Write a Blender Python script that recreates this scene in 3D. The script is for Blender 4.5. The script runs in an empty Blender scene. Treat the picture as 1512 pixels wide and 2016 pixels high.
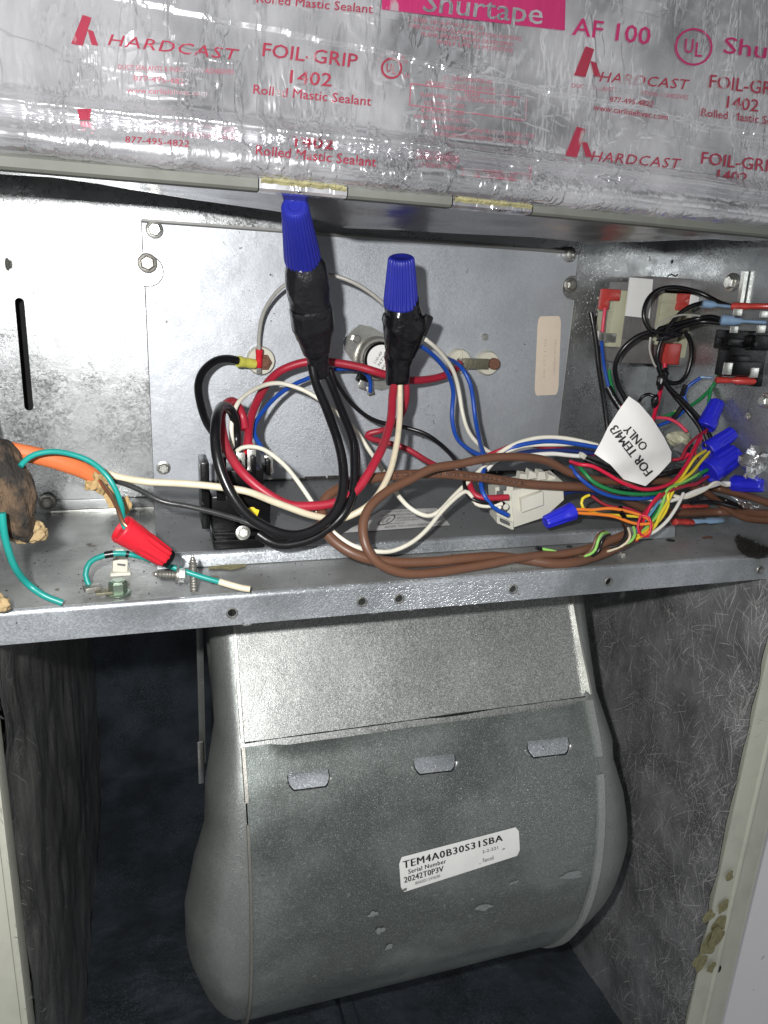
import bpy, bmesh, math, random
from mathutils import Vector, Matrix, noise
random.seed(7)
sc = bpy.context.scene
col = sc.collection

# ------------------------------------------------------------------ camera
F = 1430.0
d1 = Vector((4480, 193, -F)).normalized()
up = -Vector((-236, -4826, -F)).normalized()
up = (up - d1 * up.dot(d1)).normalized()
dy = up.cross(d1)
R = Matrix((d1, dy, up))            # camera -> world
C = Vector((0, -.50, 0))
cam = bpy.data.cameras.new('camera'); co = bpy.data.objects.new('camera', cam); col.objects.link(co)
co.matrix_world = Matrix.Translation(C) @ R.to_4x4()
cam.sensor_fit = 'VERTICAL'; cam.sensor_height = 36; cam.lens = F / 2016 * 36
cam.clip_start = .01; cam.clip_end = 50
sc.camera = co
sc.render.resolution_x = 768; sc.render.resolution_y = 1024
# ------------------------------------------------------------------ light
w = bpy.data.worlds.new('World'); sc.world = w; w.use_nodes = True
bg = w.node_tree.nodes['Background']
wt = w.node_tree; tc = wt.nodes.new('ShaderNodeTexCoord'); wn = wt.nodes.new('ShaderNodeTexNoise'); wn.inputs['Scale'].default_value = 3.4; wn.inputs['Detail'].default_value = 3
wr = wt.nodes.new('ShaderNodeValToRGB'); wr.color_ramp.elements[0].position = .38; wr.color_ramp.elements[0].color = (.10, .105, .11, 1); wr.color_ramp.elements[1].position = .62; wr.color_ramp.elements[1].color = (1.30, 1.32, 1.34, 1)
wt.links.new(tc.outputs['Generated'], wn.inputs['Vector']); wt.links.new(wn.outputs['Fac'], wr.inputs[0]); wt.links.new(wr.outputs[0], bg.inputs[0])
bg.inputs[1].default_value = .36      # dim room; its noise patches are added to vary the metal reflections
L = bpy.data.lights.new('phone_flash', 'AREA'); L.shape = 'DISK'; L.size = .012; L.energy = 2.75; L.color = (1, .99, .975)
lo = bpy.data.objects.new('phone_flash', L); col.objects.link(lo)
lo.location = C + Vector((-.040, .0, .032)); lo.rotation_euler = (math.radians(80), 0, math.radians(-10))
sc.view_settings.view_transform = 'Standard'; sc.view_settings.look = 'None'
sc.view_settings.exposure = 0; sc.view_settings.gamma = 1

# ------------------------------------------------------------------ pixel -> place
ZS, ZT, YLIP, XR = -.146, -.128, -.158, .384
def ray(x, y): return (R @ Vector((x - 756, 1008 - y, -F))).normalized()
def onY(x, y, Y): d = ray(x, y); return C + d * ((Y - C.y) / d.y)
def onZ(x, y, Z): d = ray(x, y); return C + d * ((Z - C.z) / d.z)
def onX(x, y, X): d = ray(x, y); return C + d * ((X - C.x) / d.x)
KT = .0855                      # the tray slopes down towards the front
def tray_t(d, h): return (ZT + h + KT * C.y - C.z) / (d.z - KT * d.y)
def onT(x, y, h=0.): d = ray(x, y); return C + d * tray_t(d, h)
def pt(x, y, h, r=0.0):
    """point seen at pixel x,y standing h cm off the back wall, kept on top of shelf / tray and off the side wall"""
    d = ray(x, y); t = (-h * .01 - C.y) / d.y
    if d.z < 0:
        ts = (ZS + r - C.z) / d.z; P = C + d * ts
        if P.y > YLIP + r: t = min(t, ts)
        tt = tray_t(d, r); P = C + d * tt
        if P.y > -.118 and .002 < P.x < .33: t = min(t, tt)
    if d.x > 0:
        t = min(t, (XR - r - C.x) / d.x)
    return C + d * t
def hit(x, y, f, t0=.25, t1=.8):
    """first point of the ray with P.y > f(P)"""
    d = ray(x, y); n = 200; prev = t0
    for i in range(1, n + 1):
        t = t0 + (t1 - t0) * i / n; P = C + d * t
        if P.y > f(P.x, P.z):
            a, b = prev, t
            for _ in range(20):
                m = (a + b) / 2; P = C + d * m
                if P.y > f(P.x, P.z): b = m
                else: a = m
            return C + d * b
        prev = t
    return C + d * t1

# ------------------------------------------------------------------ materials
class N:
    def __init__(s, name):
        s.m = bpy.data.materials.new(name); s.m.use_nodes = True
        s.t = s.m.node_tree; s.b = s.t.nodes['Principled BSDF']; s.tc = s.t.nodes.new('ShaderNodeTexCoord')
        g = s.t.nodes.new('ShaderNodeNewGeometry'); s.pos = g.outputs['Position']
    def node(s, typ, **k):
        n = s.t.nodes.new(typ)
        for a, b in k.items():
            if a in n.inputs: s.set(n.inputs[a], b)
            else: setattr(n, a, b)
        return n
    def set(s, inp, v):
        if isinstance(v, bpy.types.NodeSocket): s.t.links.new(v, inp)
        else: inp.default_value = v
    def map(s, scale=(1, 1, 1), rot=(0, 0, 0), loc=(0, 0, 0)):
        n = s.t.nodes.new('ShaderNodeMapping'); s.set(n.inputs[0], s.pos)
        n.inputs['Scale'].default_value = scale; n.inputs['Rotation'].default_value = rot; n.inputs['Location'].default_value = loc
        return n.outputs[0]
    def noise(s, scale, detail=4, vec=None, rough=.55):
        n = s.node('ShaderNodeTexNoise', Scale=scale, Detail=detail, Roughness=rough)
        s.set(n.inputs['Vector'], vec or s.pos); return n.outputs['Fac']
    def voro(s, scale, vec=None):
        n = s.node('ShaderNodeTexVoronoi', Scale=scale); s.set(n.inputs['Vector'], vec or s.pos)
        x = s.t.nodes.new('ShaderNodeSeparateColor'); s.t.links.new(n.outputs['Color'], x.inputs[0]); return x.outputs[0]
    def ramp(s, v, stops):
        n = s.t.nodes.new('ShaderNodeValToRGB'); s.set(n.inputs[0], v); e = n.color_ramp.elements
        while len(e) < len(stops): e.new(.5)
        for i, (p, c) in enumerate(stops):
            e[i].position = p; e[i].color = tuple(c) + (1,) if not isinstance(c, (int, float)) else (c, c, c, 1)
        return n.outputs[0]
    def mix(s, f, a, b, typ='MIX'):
        n = s.t.nodes.new('ShaderNodeMix'); n.data_type = 'RGBA'; n.blend_type = typ
        s.set(n.inputs[0], f)
        for i, v in ((6, a), (7, b)):
            if isinstance(v, (tuple, list)): v = tuple(v) + (1,) if len(v) == 3 else v
            s.set(n.inputs[i], v)
        return n.outputs[2]
    def math(s, op, a, b=0.0):
        n = s.t.nodes.new('ShaderNodeMath'); n.operation = op; s.set(n.inputs[0], a); s.set(n.inputs[1], b); return n.outputs[0]
    def bump(s, h, strength=.3, dist=.001, prev=None):
        n = s.t.nodes.new('ShaderNodeBump'); n.inputs['Strength'].default_value = strength; n.inputs['Distance'].default_value = dist
        s.set(n.inputs['Height'], h)
        if prev: s.set(n.inputs['Normal'], prev)
        return n.outputs[0]
    def out(s, color=None, rough=None, metal=None, normal=None, **k):
        for n, v in (('Base Color', color), ('Roughness', rough), ('Metallic', metal), ('Normal', normal)):
            if v is None: continue
            if isinstance(v, tuple) and len(v) == 3: v = v + (1,)
            s.set(s.b.inputs[n], v)
        for n, v in k.items(): s.set(s.b.inputs[n.replace('_', ' ')], v)
        return s.m
    def lines(s, scale, rot, stretch=28, width=.012, seed=0):
        """thin hair-like scratches running one way"""
        v = s.map((scale, scale, scale / stretch), rot, (seed, seed * 2.3, seed))
        n = s.noise(1.0, 2, v, .5)
        a = s.math('ABSOLUTE', s.math('SUBTRACT', n, .5))
        return s.math('LESS_THAN', a, width)

def galv(name, base=(.56, .585, .60), spangle=900, metal=.55, rough=.42, vary=.10, streak=(1, 1, .08), bumps=.25, dirt=.25, fleck=0., cloud=(.42, .62, .6, .72), rv=.12):
    m = N(name)
    sp = m.voro(spangle); big = m.noise(14, 5); fine = m.noise(1400, 3)
    st = m.noise(220, 3, m.map(streak))
    c = m.mix(sp, tuple(v * (1 - vary) for v in base), tuple(min(1, v * (1 + vary)) for v in base))
    c = m.mix(m.math('MULTIPLY', m.ramp(big, [(cloud[0], 0.), (cloud[1], 1.)]), cloud[2]), c, tuple(v * cloud[3] for v in base))
    c = m.mix(m.math('MULTIPLY', st, .22), c, tuple(min(1, v * 1.25) for v in base))
    spots = m.ramp(m.noise(330, 2), [(.69, 0.), (.74, 1.)])
    zone = m.ramp(m.noise(19, 2, m.map((1, 1, 1), (0, 0, 0), (3, 1, 5))), [(.5, 0.), (.62, 1.)])
    c = m.mix(m.math('MULTIPLY', m.math('MULTIPLY', spots, zone), dirt * 2.2), c, (.10, .10, .09))
    if fleck:  # pale flecks put the metal's sparkle into the base colour
        fk = m.ramp(m.noise(1500, 2, None, .6), [(.55, 0.), (.66, 1.)]); c = m.mix(m.math('MULTIPLY', fk, fleck), c, tuple(min(1, v * 2.1) for v in base))
        fk = m.ramp(m.noise(260, 3, m.map((1, 1, 1), (0, 0, 0), (2, 8, 3))), [(.60, 0.), (.72, 1.)]); c = m.mix(m.math('MULTIPLY', m.math('MULTIPLY', fk, m.ramp(m.noise(22, 2), [(.45, 0.), (.6, 1.)])), fleck * .8), c, tuple(min(1, v * 1.7) for v in base))
    r = m.math('ADD', m.math('ADD', m.math('MULTIPLY', m.math('ADD', sp, big), .12), m.math('MULTIPLY', m.ramp(m.noise(38, 5), [(.35, 0.), (.65, 1.)]), rv)), rough - .10 - rv * .4)
    n = m.bump(m.math('ADD', m.math('MULTIPLY', fine, .5), sp), bumps, .00025)
    n = m.bump(m.noise(60, 3), .25, .0012, n)
    return m.out(c, r, metal, n)

def plain(name, colr, rough=.45, metal=0., vary=.12, scale=160, bump=.15, dist=.0004, grime=0., stretch=(1, 1, 1), **k):
    m = N(name); n = m.noise(scale, 4, m.map(stretch))
    c = m.mix(n, tuple(v * (1 - vary) for v in colr), tuple(min(1, v * (1 + vary)) for v in colr))
    if grime:
        g = m.ramp(m.noise(48, 5), [(.5, 0.), (.7, 1.)])
        c = m.mix(m.math('MULTIPLY', g, grime), c, (.06, .05, .04))
    r = m.math('ADD', m.math('MULTIPLY', m.noise(90, 3), .2), rough - .1)
    return m.out(c, r, metal, m.bump(m.noise(scale * 2.2, 3), bump, dist), **k)

MT = {}
MT['wall'] = galv('galvanised_wall', (.335, .345, .35), 700, .78, .30, .08, dirt=.6, bumps=.45, cloud=(.40, .66, .35, .82), rv=.20)
MT['sidewall'] = galv('galvanised_side_wall', (.34, .36, .37), 800, .75, .30, .14, (1, .2, 1), dirt=.7, bumps=.3, cloud=(.38, .62, .75, .5))  # dark clouds, streaks and dirt spots put its reflections into the colour
MT['plate'] = galv('galvanised_plate', (.47, .495, .53), 1100, .45, .42, .06, dirt=.6, bumps=.3)
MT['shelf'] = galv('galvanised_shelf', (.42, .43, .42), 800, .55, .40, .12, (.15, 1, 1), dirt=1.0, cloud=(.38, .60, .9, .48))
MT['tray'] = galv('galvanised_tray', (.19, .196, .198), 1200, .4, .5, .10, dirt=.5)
MT['lip'] = galv('galvanised_lip', (.50, .53, .56), 1300, .7, .34, .14, (1, 1, .3), dirt=.6, bumps=.5, cloud=(.42, .58, .9, .50))
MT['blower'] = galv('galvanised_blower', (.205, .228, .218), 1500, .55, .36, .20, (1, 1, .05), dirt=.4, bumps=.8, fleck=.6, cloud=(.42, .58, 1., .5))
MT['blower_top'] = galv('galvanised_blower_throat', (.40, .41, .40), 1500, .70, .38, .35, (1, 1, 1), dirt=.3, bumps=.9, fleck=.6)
MT['scroll'] = galv('galvanised_scroll_side', (.26, .275, .265), 1500, .55, .36, .10, (1, 1, 9), dirt=.3, bumps=.4, fleck=.35, cloud=(.40, .6, .8, .62))
MT['zinc'] = plain('zinc_plated_steel', (.62, .62, .58), .28, .9, .15, 400, .2)
MT['zincgreen'] = plain('green_passivated_zinc', (.28, .36, .28), .3, .8, .15, 400, .2)
MT['dullzinc'] = plain('weathered_zinc', (.34, .33, .30), .42, .8, .25, 500, .3)
MT['rust'] = plain('rusted_bolt', (.20, .095, .06), .75, .2, .45, 700, .9, .0008)
MT['brass'] = plain('tarnished_strap', (.22, .21, .15), .45, .7, .3, 500, .3)
MT['ceramic'] = plain('cream_ceramic', (.60, .58, .48), .35, 0, .06, 120, .1)
MT['black'] = plain('black_wire_insulation', (.006, .006, .007), .30, 0, .3, 300, .12, grime=.0)
MT['blackdirty'] = plain('dusty_black_insulation', (.035, .035, .036), .30, 0, .6, 260, .2)
MT['tape'] = plain('black_vinyl_tape', (.008, .008, .010), .30, 0, .3, 120, .5, .0012, stretch=(.6, .6, 1))
MT['glosstape'] = plain('glossy_black_vinyl_tape', (.005, .005, .006), .16, 0, .3, 60, .35, .0012)
MT['blackplastic'] = plain('black_plastic', (.003, .003, .0035), .26, 0, .3, 260, .15, Specular_IOR_Level=.3)
MT['void'] = plain('unlit_black_gap', (.01, .01, .01), .9, 0, .1)
MT['red'] = plain('red_wire_insulation', (.36, .016, .036), .42, 0, .15, 200, .15, grime=.3)
MT['redbright'] = plain('bright_red_insulation', (.60, .012, .05), .4, 0, .1, 200, .1)
MT['redplastic'] = plain('red_plastic', (.58, .014, .028), .36, 0, .08, 160, .12)
MT['redclear'] = plain('translucent_red_sleeve', (.52, .055, .045), .25, 0, .35, 260, .3, Transmission_Weight=.15)
MT['blueclear'] = plain('translucent_blue_sleeve', (.26, .40, .58), .22, 0, .25, 260, .3, Transmission_Weight=.2)
MT['yellowclear'] = plain('yellow_sleeve', (.60, .58, .10), .35, 0, .25, 260, .3)
MT['cream'] = plain('cream_wire_insulation', (.68, .60, .44), .42, 0, .1, 200, .1, grime=.25)
MT['white'] = plain('white_wire_insulation', (.74, .71, .60), .42, 0, .08, 200, .1, grime=.15)
MT['whiteclean'] = plain('clean_white_insulation', (.78, .77, .72), .4, 0, .06, 200, .1)
MT['blue'] = plain('blue_wire_insulation', (.010, .065, .36), .38, 0, .15, 200, .1)
MT['navy'] = plain('dark_blue_insulation', (.008, .022, .12), .4, 0, .2, 200, .1)
MT['bluenut'] = plain('blue_plastic', (.020, .024, .55), .36, 0, .10, 120, .12)
MT['bluebignut'] = plain('deep_blue_plastic', (.016, .022, .26), .42, 0, .15, 120, .15)
MT['brown'] = plain('brown_cable_jacket', (.135, .062, .036), .42, 0, .12, 120, .12, grime=.15)
MT['grey'] = plain('grey_wire_insulation', (.36, .35, .32), .35, 0, .15, 200, .1)
MT['orange'] = plain('orange_cable_jacket', (.60, .155, .05), .48, 0, .12, 90, .25, grime=.2)
MT['orangewire'] = plain('orange_wire_insulation', (.80, .22, .03), .4, 0, .1)
MT['teal'] = plain('teal_wire_insulation', (.010, .27, .235), .36, 0, .12, 160, .1, grime=.15)
MT['green'] = plain('green_wire_insulation', (.012, .20, .06), .38, 0, .15)
MT['limegreen'] = plain('light_green_insulation', (.25, .55, .12), .4, 0, .15)
MT['yellow'] = plain('yellow_wire_insulation', (.78, .62, .04), .4, 0, .1)
MT['lightblue'] = plain('pale_blue_insulation', (.10, .30, .48), .4, 0, .12)
MT['copper'] = plain('bare_copper', (.50, .27, .17), .32, .85, .2)
MT['kraft'] = plain('kraft_paper', (.42, .29, .13), .8, 0, .25, 220, .8, .0012)
MT['rag'] = plain('charred_insulation', (.030, .026, .023), .9, 0, .8, 120, 1., .003)
def charred():
    m = N('charred_brown_fibre'); a = m.ramp(m.noise(70, 5), [(.44, 0.), (.60, 1.)]); c = m.mix(a, (.022, .019, .017), (.13, .085, .050))
    return m.out(c, .9, 0., m.bump(m.noise(500, 5, m.map((1, 1, .3))), 1., .002))
MT['char'] = charred()
MT['foam'] = plain('tan_foam', (.40, .29, .15), .85, 0, .5, 90, .6, .0015, grime=.5)
MT['label'] = plain('white_paper_label', (.80, .80, .78), .5, 0, .04, 60, .05, grime=.1)
MT['greylabel'] = plain('dusty_label', (.58, .58, .57), .5, 0, .06, 120, .05, grime=.4)
MT['creamlabel'] = plain('aged_cream_label', (.74, .63, .51), .55, 0, .05, 120, .05, grime=.06)
MT['ink'] = plain('black_ink', (.012, .012, .013), .5, 0, .1)
MT['fadedink'] = plain('faded_brown_ink', (.56, .46, .36), .6, 0, .2)
MT['greyink'] = plain('grey_ink', (.10, .10, .10), .5, 0, .2)
MT['nylon'] = plain('natural_nylon', (.60, .59, .51), .42, 0, .06, 120, .1, grime=.1)
MT['paperwhite'] = plain('white_coated_fabric', (.76, .75, .73), .55, 0, .03, 60, .3, .001)
MT['bobbin'] = plain('yellowed_bobbin_plastic', (.46, .46, .33), .4, 0, .1, 80, .15, grime=.25)
MT['core'] = plain('laminated_core', (.22, .21, .21), .45, .4, .25, 60, .2, grime=.3)
MT['seam'] = galv('galvanised_seam', (.36, .38, .37), 1500, .55, .38, .1, fleck=.4)
MT['lippaint'] = plain('grey_green_painted_lip', (.115, .12, .105), .7, 0, .1, 80, .15, grime=.2)
MT['framepaint'] = plain('cream_painted_steel', (.50, .51, .43), .5, 0, .06, 60, .1, grime=.12)
MT['cutedge'] = plain('grey_cut_edge', (.23, .23, .22), .5, .2, .1)
MT['mastic'] = plain('yellow_glue_residue', (.24, .22, .11), .7, 0, .6, 300, .8, .0015)
MT['fuzz'] = plain('dark_fuzz', (.02, .018, .015), .95, 0, .8, 900, 1., .002)
MT['oxide'] = plain('pale_zinc_oxide', (.27, .29, .285), .6, .3, .4, 500, .4)
MT['dirt'] = plain('brownish_dirt', (.20, .17, .13), .8, 0, .6, 700, .3)
MT['fibre'] = plain('pale_scratch_fibre', (.66, .66, .65), .4, .2, .3)
MT['pink'] = plain('pink_wire', (.62, .05, .10), .4, 0, .1)
MT['yellowdot'] = plain('yellow_paint_dot', (.85, .62, .03), .45, 0, .05)
def foilprint(name, ink, keep):
    m = N(name); wear = m.ramp(m.noise(110, 5, m.map((1, 1, .4))), [(keep, 0.), (keep + .09, 1.)])
    c = m.mix(wear, ink, (.66, .62, .63)); v = m.noise(70, 5, m.map((1, 1, .30))); n = m.bump(v, .50, .0022)
    return m.out(c, .3, m.ramp(wear, [(0., .35), (1., .75)]), n)
MT['print'] = foilprint('red_foil_print', (.34, .04, .07), .60)
MT['printpink'] = foilprint('pink_foil_print', (.42, .15, .19), .52)
MT['printmag'] = foilprint('magenta_foil_print', (.46, .035, .14), .62)

def foil_mat():
    m = N('wrinkled_foil_tape')
    big = m.noise(18, 4, m.map((1, 1, .6))); fine = m.noise(330, 3, m.map((1, 1, .5)))
    f1 = m.ramp(m.noise(46, 4, m.map((1, 1, .28))), [(.46, 0.), (.50, 1.), (.58, .2)])       # sharp folds with flat foil between
    f2 = m.ramp(m.noise(75, 3, m.map((1, 1, .30), (0, .5, 0), (5, 0, 2))), [(.50, 0.), (.535, 1.)])
    f3 = m.ramp(m.noise(34, 3, m.map((.4, 1, 1.2), (0, 0, 0), (1, 7, 2))), [(.55, 0.), (.57, 1.)])
    zone = m.ramp(m.noise(13, 3), [(.42, .12), (.60, 1.)])
    c = m.mix(m.noise(11, 4), (.56, .56, .58), (.76, .76, .79))
    n = m.bump(m.math('MULTIPLY', f1, zone), .55, .0016); n = m.bump(m.math('MULTIPLY', f2, zone), .45, .0009, n); n = m.bump(f3, .25, .0007, n)
    n = m.bump(big, .6, .006, n); n = m.bump(fine, .10, .0004, n)
    n = m.bump(m.noise(700, 1, m.map((.05, .05, 1))), .06, .0002, n)
    return m.out(c, m.ramp(m.noise(34, 4), [(.35, .10), (.65, .28)]), m.ramp(m.noise(15, 3, m.map((1, 1, 1), (0, 0, 0), (4, 4, 4))), [(.38, .66), (.62, .92)]), n)
MT['foil'] = foil_mat()
def underfoil():
    m = N('dark_foil_underside'); v = m.noise(60, 4, m.map((.4, 1, 1)))  # darker base than the foil tape, pale scratches over it
    sc1 = m.lines(260, (0, 0, .4), 9, .010); sc2 = m.lines(200, (.3, 1.2, 1.3), 9, .008, 3)
    c = m.mix(v, (.16, .16, .18), (.28, .27, .28)); c = m.mix(m.math('MULTIPLY', m.math('MAXIMUM', sc1, sc2), .35), c, (.6, .6, .6))
    return m.out(c, .26, .85, m.bump(v, .3, .002))
MT['underfoil'] = underfoil()
def crinkle():
    m = N('crumpled_foil'); v = m.voro(260); n = m.noise(300, 5)
    return m.out((.75, .75, .76), .2, .95, m.bump(m.math('ADD', v, n), .4, .001))
MT['crinkle'] = crinkle()
def insul(name, base, speck, scr, rot0):
    m = N(name)
    c = m.mix(m.ramp(m.noise(24, 5), [(.36, 0.), (.64, 1.)]), tuple(v * .5 for v in base), base)
    sp = m.ramp(m.noise(620, 3, None, .7), [(.50, 0.), (.63, 1.)]); zone = m.ramp(m.noise(13, 4), [(.40, .06), (.62, 1.)])
    c = m.mix(m.math('MULTIPLY', m.math('MULTIPLY', sp, zone), scr), c, speck)
    n = m.bump(m.noise(13, 3, m.map((1, 1.5, .6))), .55, .010); n = m.bump(m.noise(500, 3), .5, .0006, n)
    return m.out(c, m.math('ADD', m.math('MULTIPLY', m.noise(30, 3), .25), .28), .55, n)
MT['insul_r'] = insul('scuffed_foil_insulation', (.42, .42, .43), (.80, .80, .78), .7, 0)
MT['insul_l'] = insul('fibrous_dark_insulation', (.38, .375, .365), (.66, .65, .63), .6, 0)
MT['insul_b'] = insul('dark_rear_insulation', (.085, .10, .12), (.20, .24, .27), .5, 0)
def stucco():
    m = N('textured_wall_paint')
    n = m.noise(210, 4); d = m.ramp(m.noise(120, 3), [(.70, 0.), (.73, 1.)])
    c = m.mix(m.math('MULTIPLY', d, .6), (.80, .79, .81), (.25, .23, .21))
    return m.out(c, .7, 0., m.bump(n, .35, .001))
MT['stucco'] = stucco()

# ------------------------------------------------------------------ mesh building
WORLD = {}
def link(name, me, mat, parent=None, smooth=True, angle=35, **tags):
    if me.vertices:
        lo_ = Vector((min(v.co.x for v in me.vertices), min(v.co.y for v in me.vertices), min(v.co.z for v in me.vertices)))
        hi_ = Vector((max(v.co.x for v in me.vertices), max(v.co.y for v in me.vertices), max(v.co.z for v in me.vertices)))
        c = Vector(((lo_.x + hi_.x) / 2, (lo_.y + hi_.y) / 2, lo_.z))
    else: c = Vector()
    me.transform(Matrix.Translation(-c))
    if isinstance(mat, str): mat = MT[mat]
    if not me.materials: me.materials.append(mat)
    if smooth:
        me.polygons.foreach_set('use_smooth', [True] * len(me.polygons))
        me.set_sharp_from_angle(angle=math.radians(angle))
    o = bpy.data.objects.new(name, me); col.objects.link(o)
    WORLD[o] = c
    if parent: o.parent = parent; o.location = c - WORLD[parent]
    else: o.location = c
    for k, v in tags.items():
        if v: o[k] = v
    return o
def empty(name, P, **tags):
    o = bpy.data.objects.new(name, None); col.objects.link(o); o.location = P; WORLD[o] = Vector(P); o.empty_display_size = .01
    for k, v in tags.items():
        if v: o[k] = v
    return o
def T(label, category, group=None, kind=None): return dict(label=label, category=category, group=group, kind=kind)
S = dict(kind='structure')

class MB:
    def __init__(s): s.v = []; s.f = []
    def add(s, vs, fs):
        n = len(s.v); s.v += [Vector(v) for v in vs]; s.f += [tuple(i + n for i in f) for f in fs]; return s
    def box(s, c, sz, M=None, bev=0):
        c = Vector(c); h = Vector(sz) / 2; vs = []
        if bev:
            b = bev; bm = bmesh.new(); bmesh.ops.create_cube(bm, size=1)
            for v in bm.verts: v.co = Vector((v.co.x * sz[0], v.co.y * sz[1], v.co.z * sz[2]))
            bmesh.ops.bevel(bm, geom=bm.edges[:], offset=min(b, min(sz) * .45), segments=2, affect='EDGES', profile=.6)
            bm.verts.index_update()
            vs = [(M @ v.co if M else v.co) + c for v in bm.verts]; fs = [tuple(v.index for v in f.verts) for f in bm.faces]; bm.free()
            return s.add(vs, fs)
        for x in (-1, 1):
            for y in (-1, 1):
                for z in (-1, 1):
                    p = Vector((x * h.x, y * h.y, z * h.z)); vs.append((M @ p if M else p) + c)
        return s.add(vs, [(0, 1, 3, 2), (4, 6, 7, 5), (0, 4, 5, 1), (2, 3, 7, 6), (0, 2, 6, 4), (1, 5, 7, 3)])
    def bx(s, x0, x1, y0, y1, z0, z1, bev=0): return s.box(((x0 + x1) / 2, (y0 + y1) / 2, (z0 + z1) / 2), (abs(x1 - x0), abs(y1 - y0), abs(z1 - z0)), None, bev)
    def loft(s, rings, caps=True, closed=True):
        n = len(rings[0]); base = len(s.v)
        for r in rings: s.v += [Vector(p) for p in r]
        for i in range(len(rings) - 1):
            for j in range(n if closed else n - 1):
                a = base + i * n + j; b = base + i * n + (j + 1) % n
                s.f.append((a, b, b + n, a + n))
        if caps and closed:
            s.f.append(tuple(base + j for j in reversed(range(n)))); s.f.append(tuple(base + (len(rings) - 1) * n + j for j in range(n)))
        return s
    def mesh(s, name='m'):
        me = bpy.data.meshes.new(name); me.from_pydata([tuple(v) for v in s.v], [], s.f)
        bm = bmesh.new(); bm.from_mesh(me); bmesh.ops.recalc_face_normals(bm, faces=bm.faces); bm.to_mesh(me); bm.free()
        return me
    def build(s, name, mat, parent=None, **k): return link(name, s.mesh(name), mat, parent, **k)

def frame(d):
    d = Vector(d).normalized(); a = Vector((0, 0, 1)) if abs(d.z) < .9 else Vector((1, 0, 0))
    u = a.cross(d).normalized(); return u, d.cross(u)
def ring(c, u, v, ru, rv=None, n=16, prof=None):
    rv = ru if rv is None else rv; out = []
    for i in range(n):
        a = 2 * math.pi * i / n; k = prof(a) if prof else 1
        out.append(Vector(c) + u * (ru * k * math.cos(a)) + v * (rv * k * math.sin(a)))
    return out
def cyl(mb, p0, p1, r0, r1=None, n=16, bev=.12):
    p0, p1 = Vector(p0), Vector(p1); r1 = r0 if r1 is None else r1; u, v = frame(p1 - p0)
    b = min(bev * min(r0, r1), (p1 - p0).length * .2); d = (p1 - p0).normalized()
    return mb.loft([ring(p0, u, v, r0 - b, n=n), ring(p0 + d * b, u, v, r0, n=n), ring(p1 - d * b, u, v, r1, n=n), ring(p1, u, v, r1 - b, n=n)])
def spline(pts, step=.0022):
    P = [Vector(p) for p in pts]; P = [P[0] * 2 - P[1]] + P + [P[-1] * 2 - P[-2]]; out = []
    for i in range(1, len(P) - 2):
        a, b, c, d = P[i - 1:i + 3]; n = max(2, int((c - b).length / step))
        # centripetal-like damping
        m1 = (c - a) * .5; m2 = (d - b) * .5; L_ = (c - b).length
        if m1.length > 1.4 * L_: m1 *= 1.4 * L_ / m1.length
        if m2.length > 1.4 * L_: m2 *= 1.4 * L_ / m2.length
        for k in range(n):
            t = k / n; t2 = t * t; t3 = t2 * t
            out.append(b * (2 * t3 - 3 * t2 + 1) + m1 * (t3 - 2 * t2 + t) + c * (-2 * t3 + 3 * t2) + m2 * (t3 - t2))
    out.append(P[-2]); return out
def frames(path):
    fr = []; u = None
    for i, p in enumerate(path):
        d = (path[min(i + 1, len(path) - 1)] - path[max(i - 1, 0)]).normalized()
        if u is None: u, _ = frame(d)
        u = (u - d * u.dot(d)).normalized(); fr.append((p, u, d.cross(u)))
    return fr
def tube(mb, path, r, n=12, flat=1., wob=0.):
    rings = []
    for i, (p, u, v) in enumerate(frames(path)):
        k = r(i / max(1, len(path) - 1)) if callable(r) else r
        if wob: k *= 1 + wob * noise.noise(p * 90)
        rings.append(ring(p, u, v, k, k * flat, n))
    return mb.loft(rings)

def wirepath(pts, wpx):
    r0 = wpx / 2 / F * .40
    base = spline([pt(x, y, h, r0) for x, y, h in pts]); sd = pts[0][0] * .37
    a = .0007 if wpx > 7 else .0004      # hand-bent wires are never perfectly smooth
    return [p + Vector((noise.noise(p * 38 + Vector((sd, 0, 0))), .4 * noise.noise(p * 38 + Vector((0, sd, 0))), .8 * noise.noise(p * 38 + Vector((0, 0, sd))))) * a for p in base]
def wrad(pts, wpx):
    ds = [(pt(x, y, h) - C).dot(R @ Vector((0, 0, -1))) for x, y, h in pts]
    return wpx / 2 / F * (sum(ds) / len(ds))
def wire(name, mat, wpx, pts, label=None, cat='wire', group=None, parent=None, wob=.04):
    path = wirepath(pts, wpx); r = wrad(pts, wpx)
    mb = MB(); tube(mb, path, r, 12 if wpx > 9 else 8, wob=wob)
    o = mb.build(name, mat, parent, angle=60, **(T(label, cat, group) if label else {}))
    return o, path, r

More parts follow.
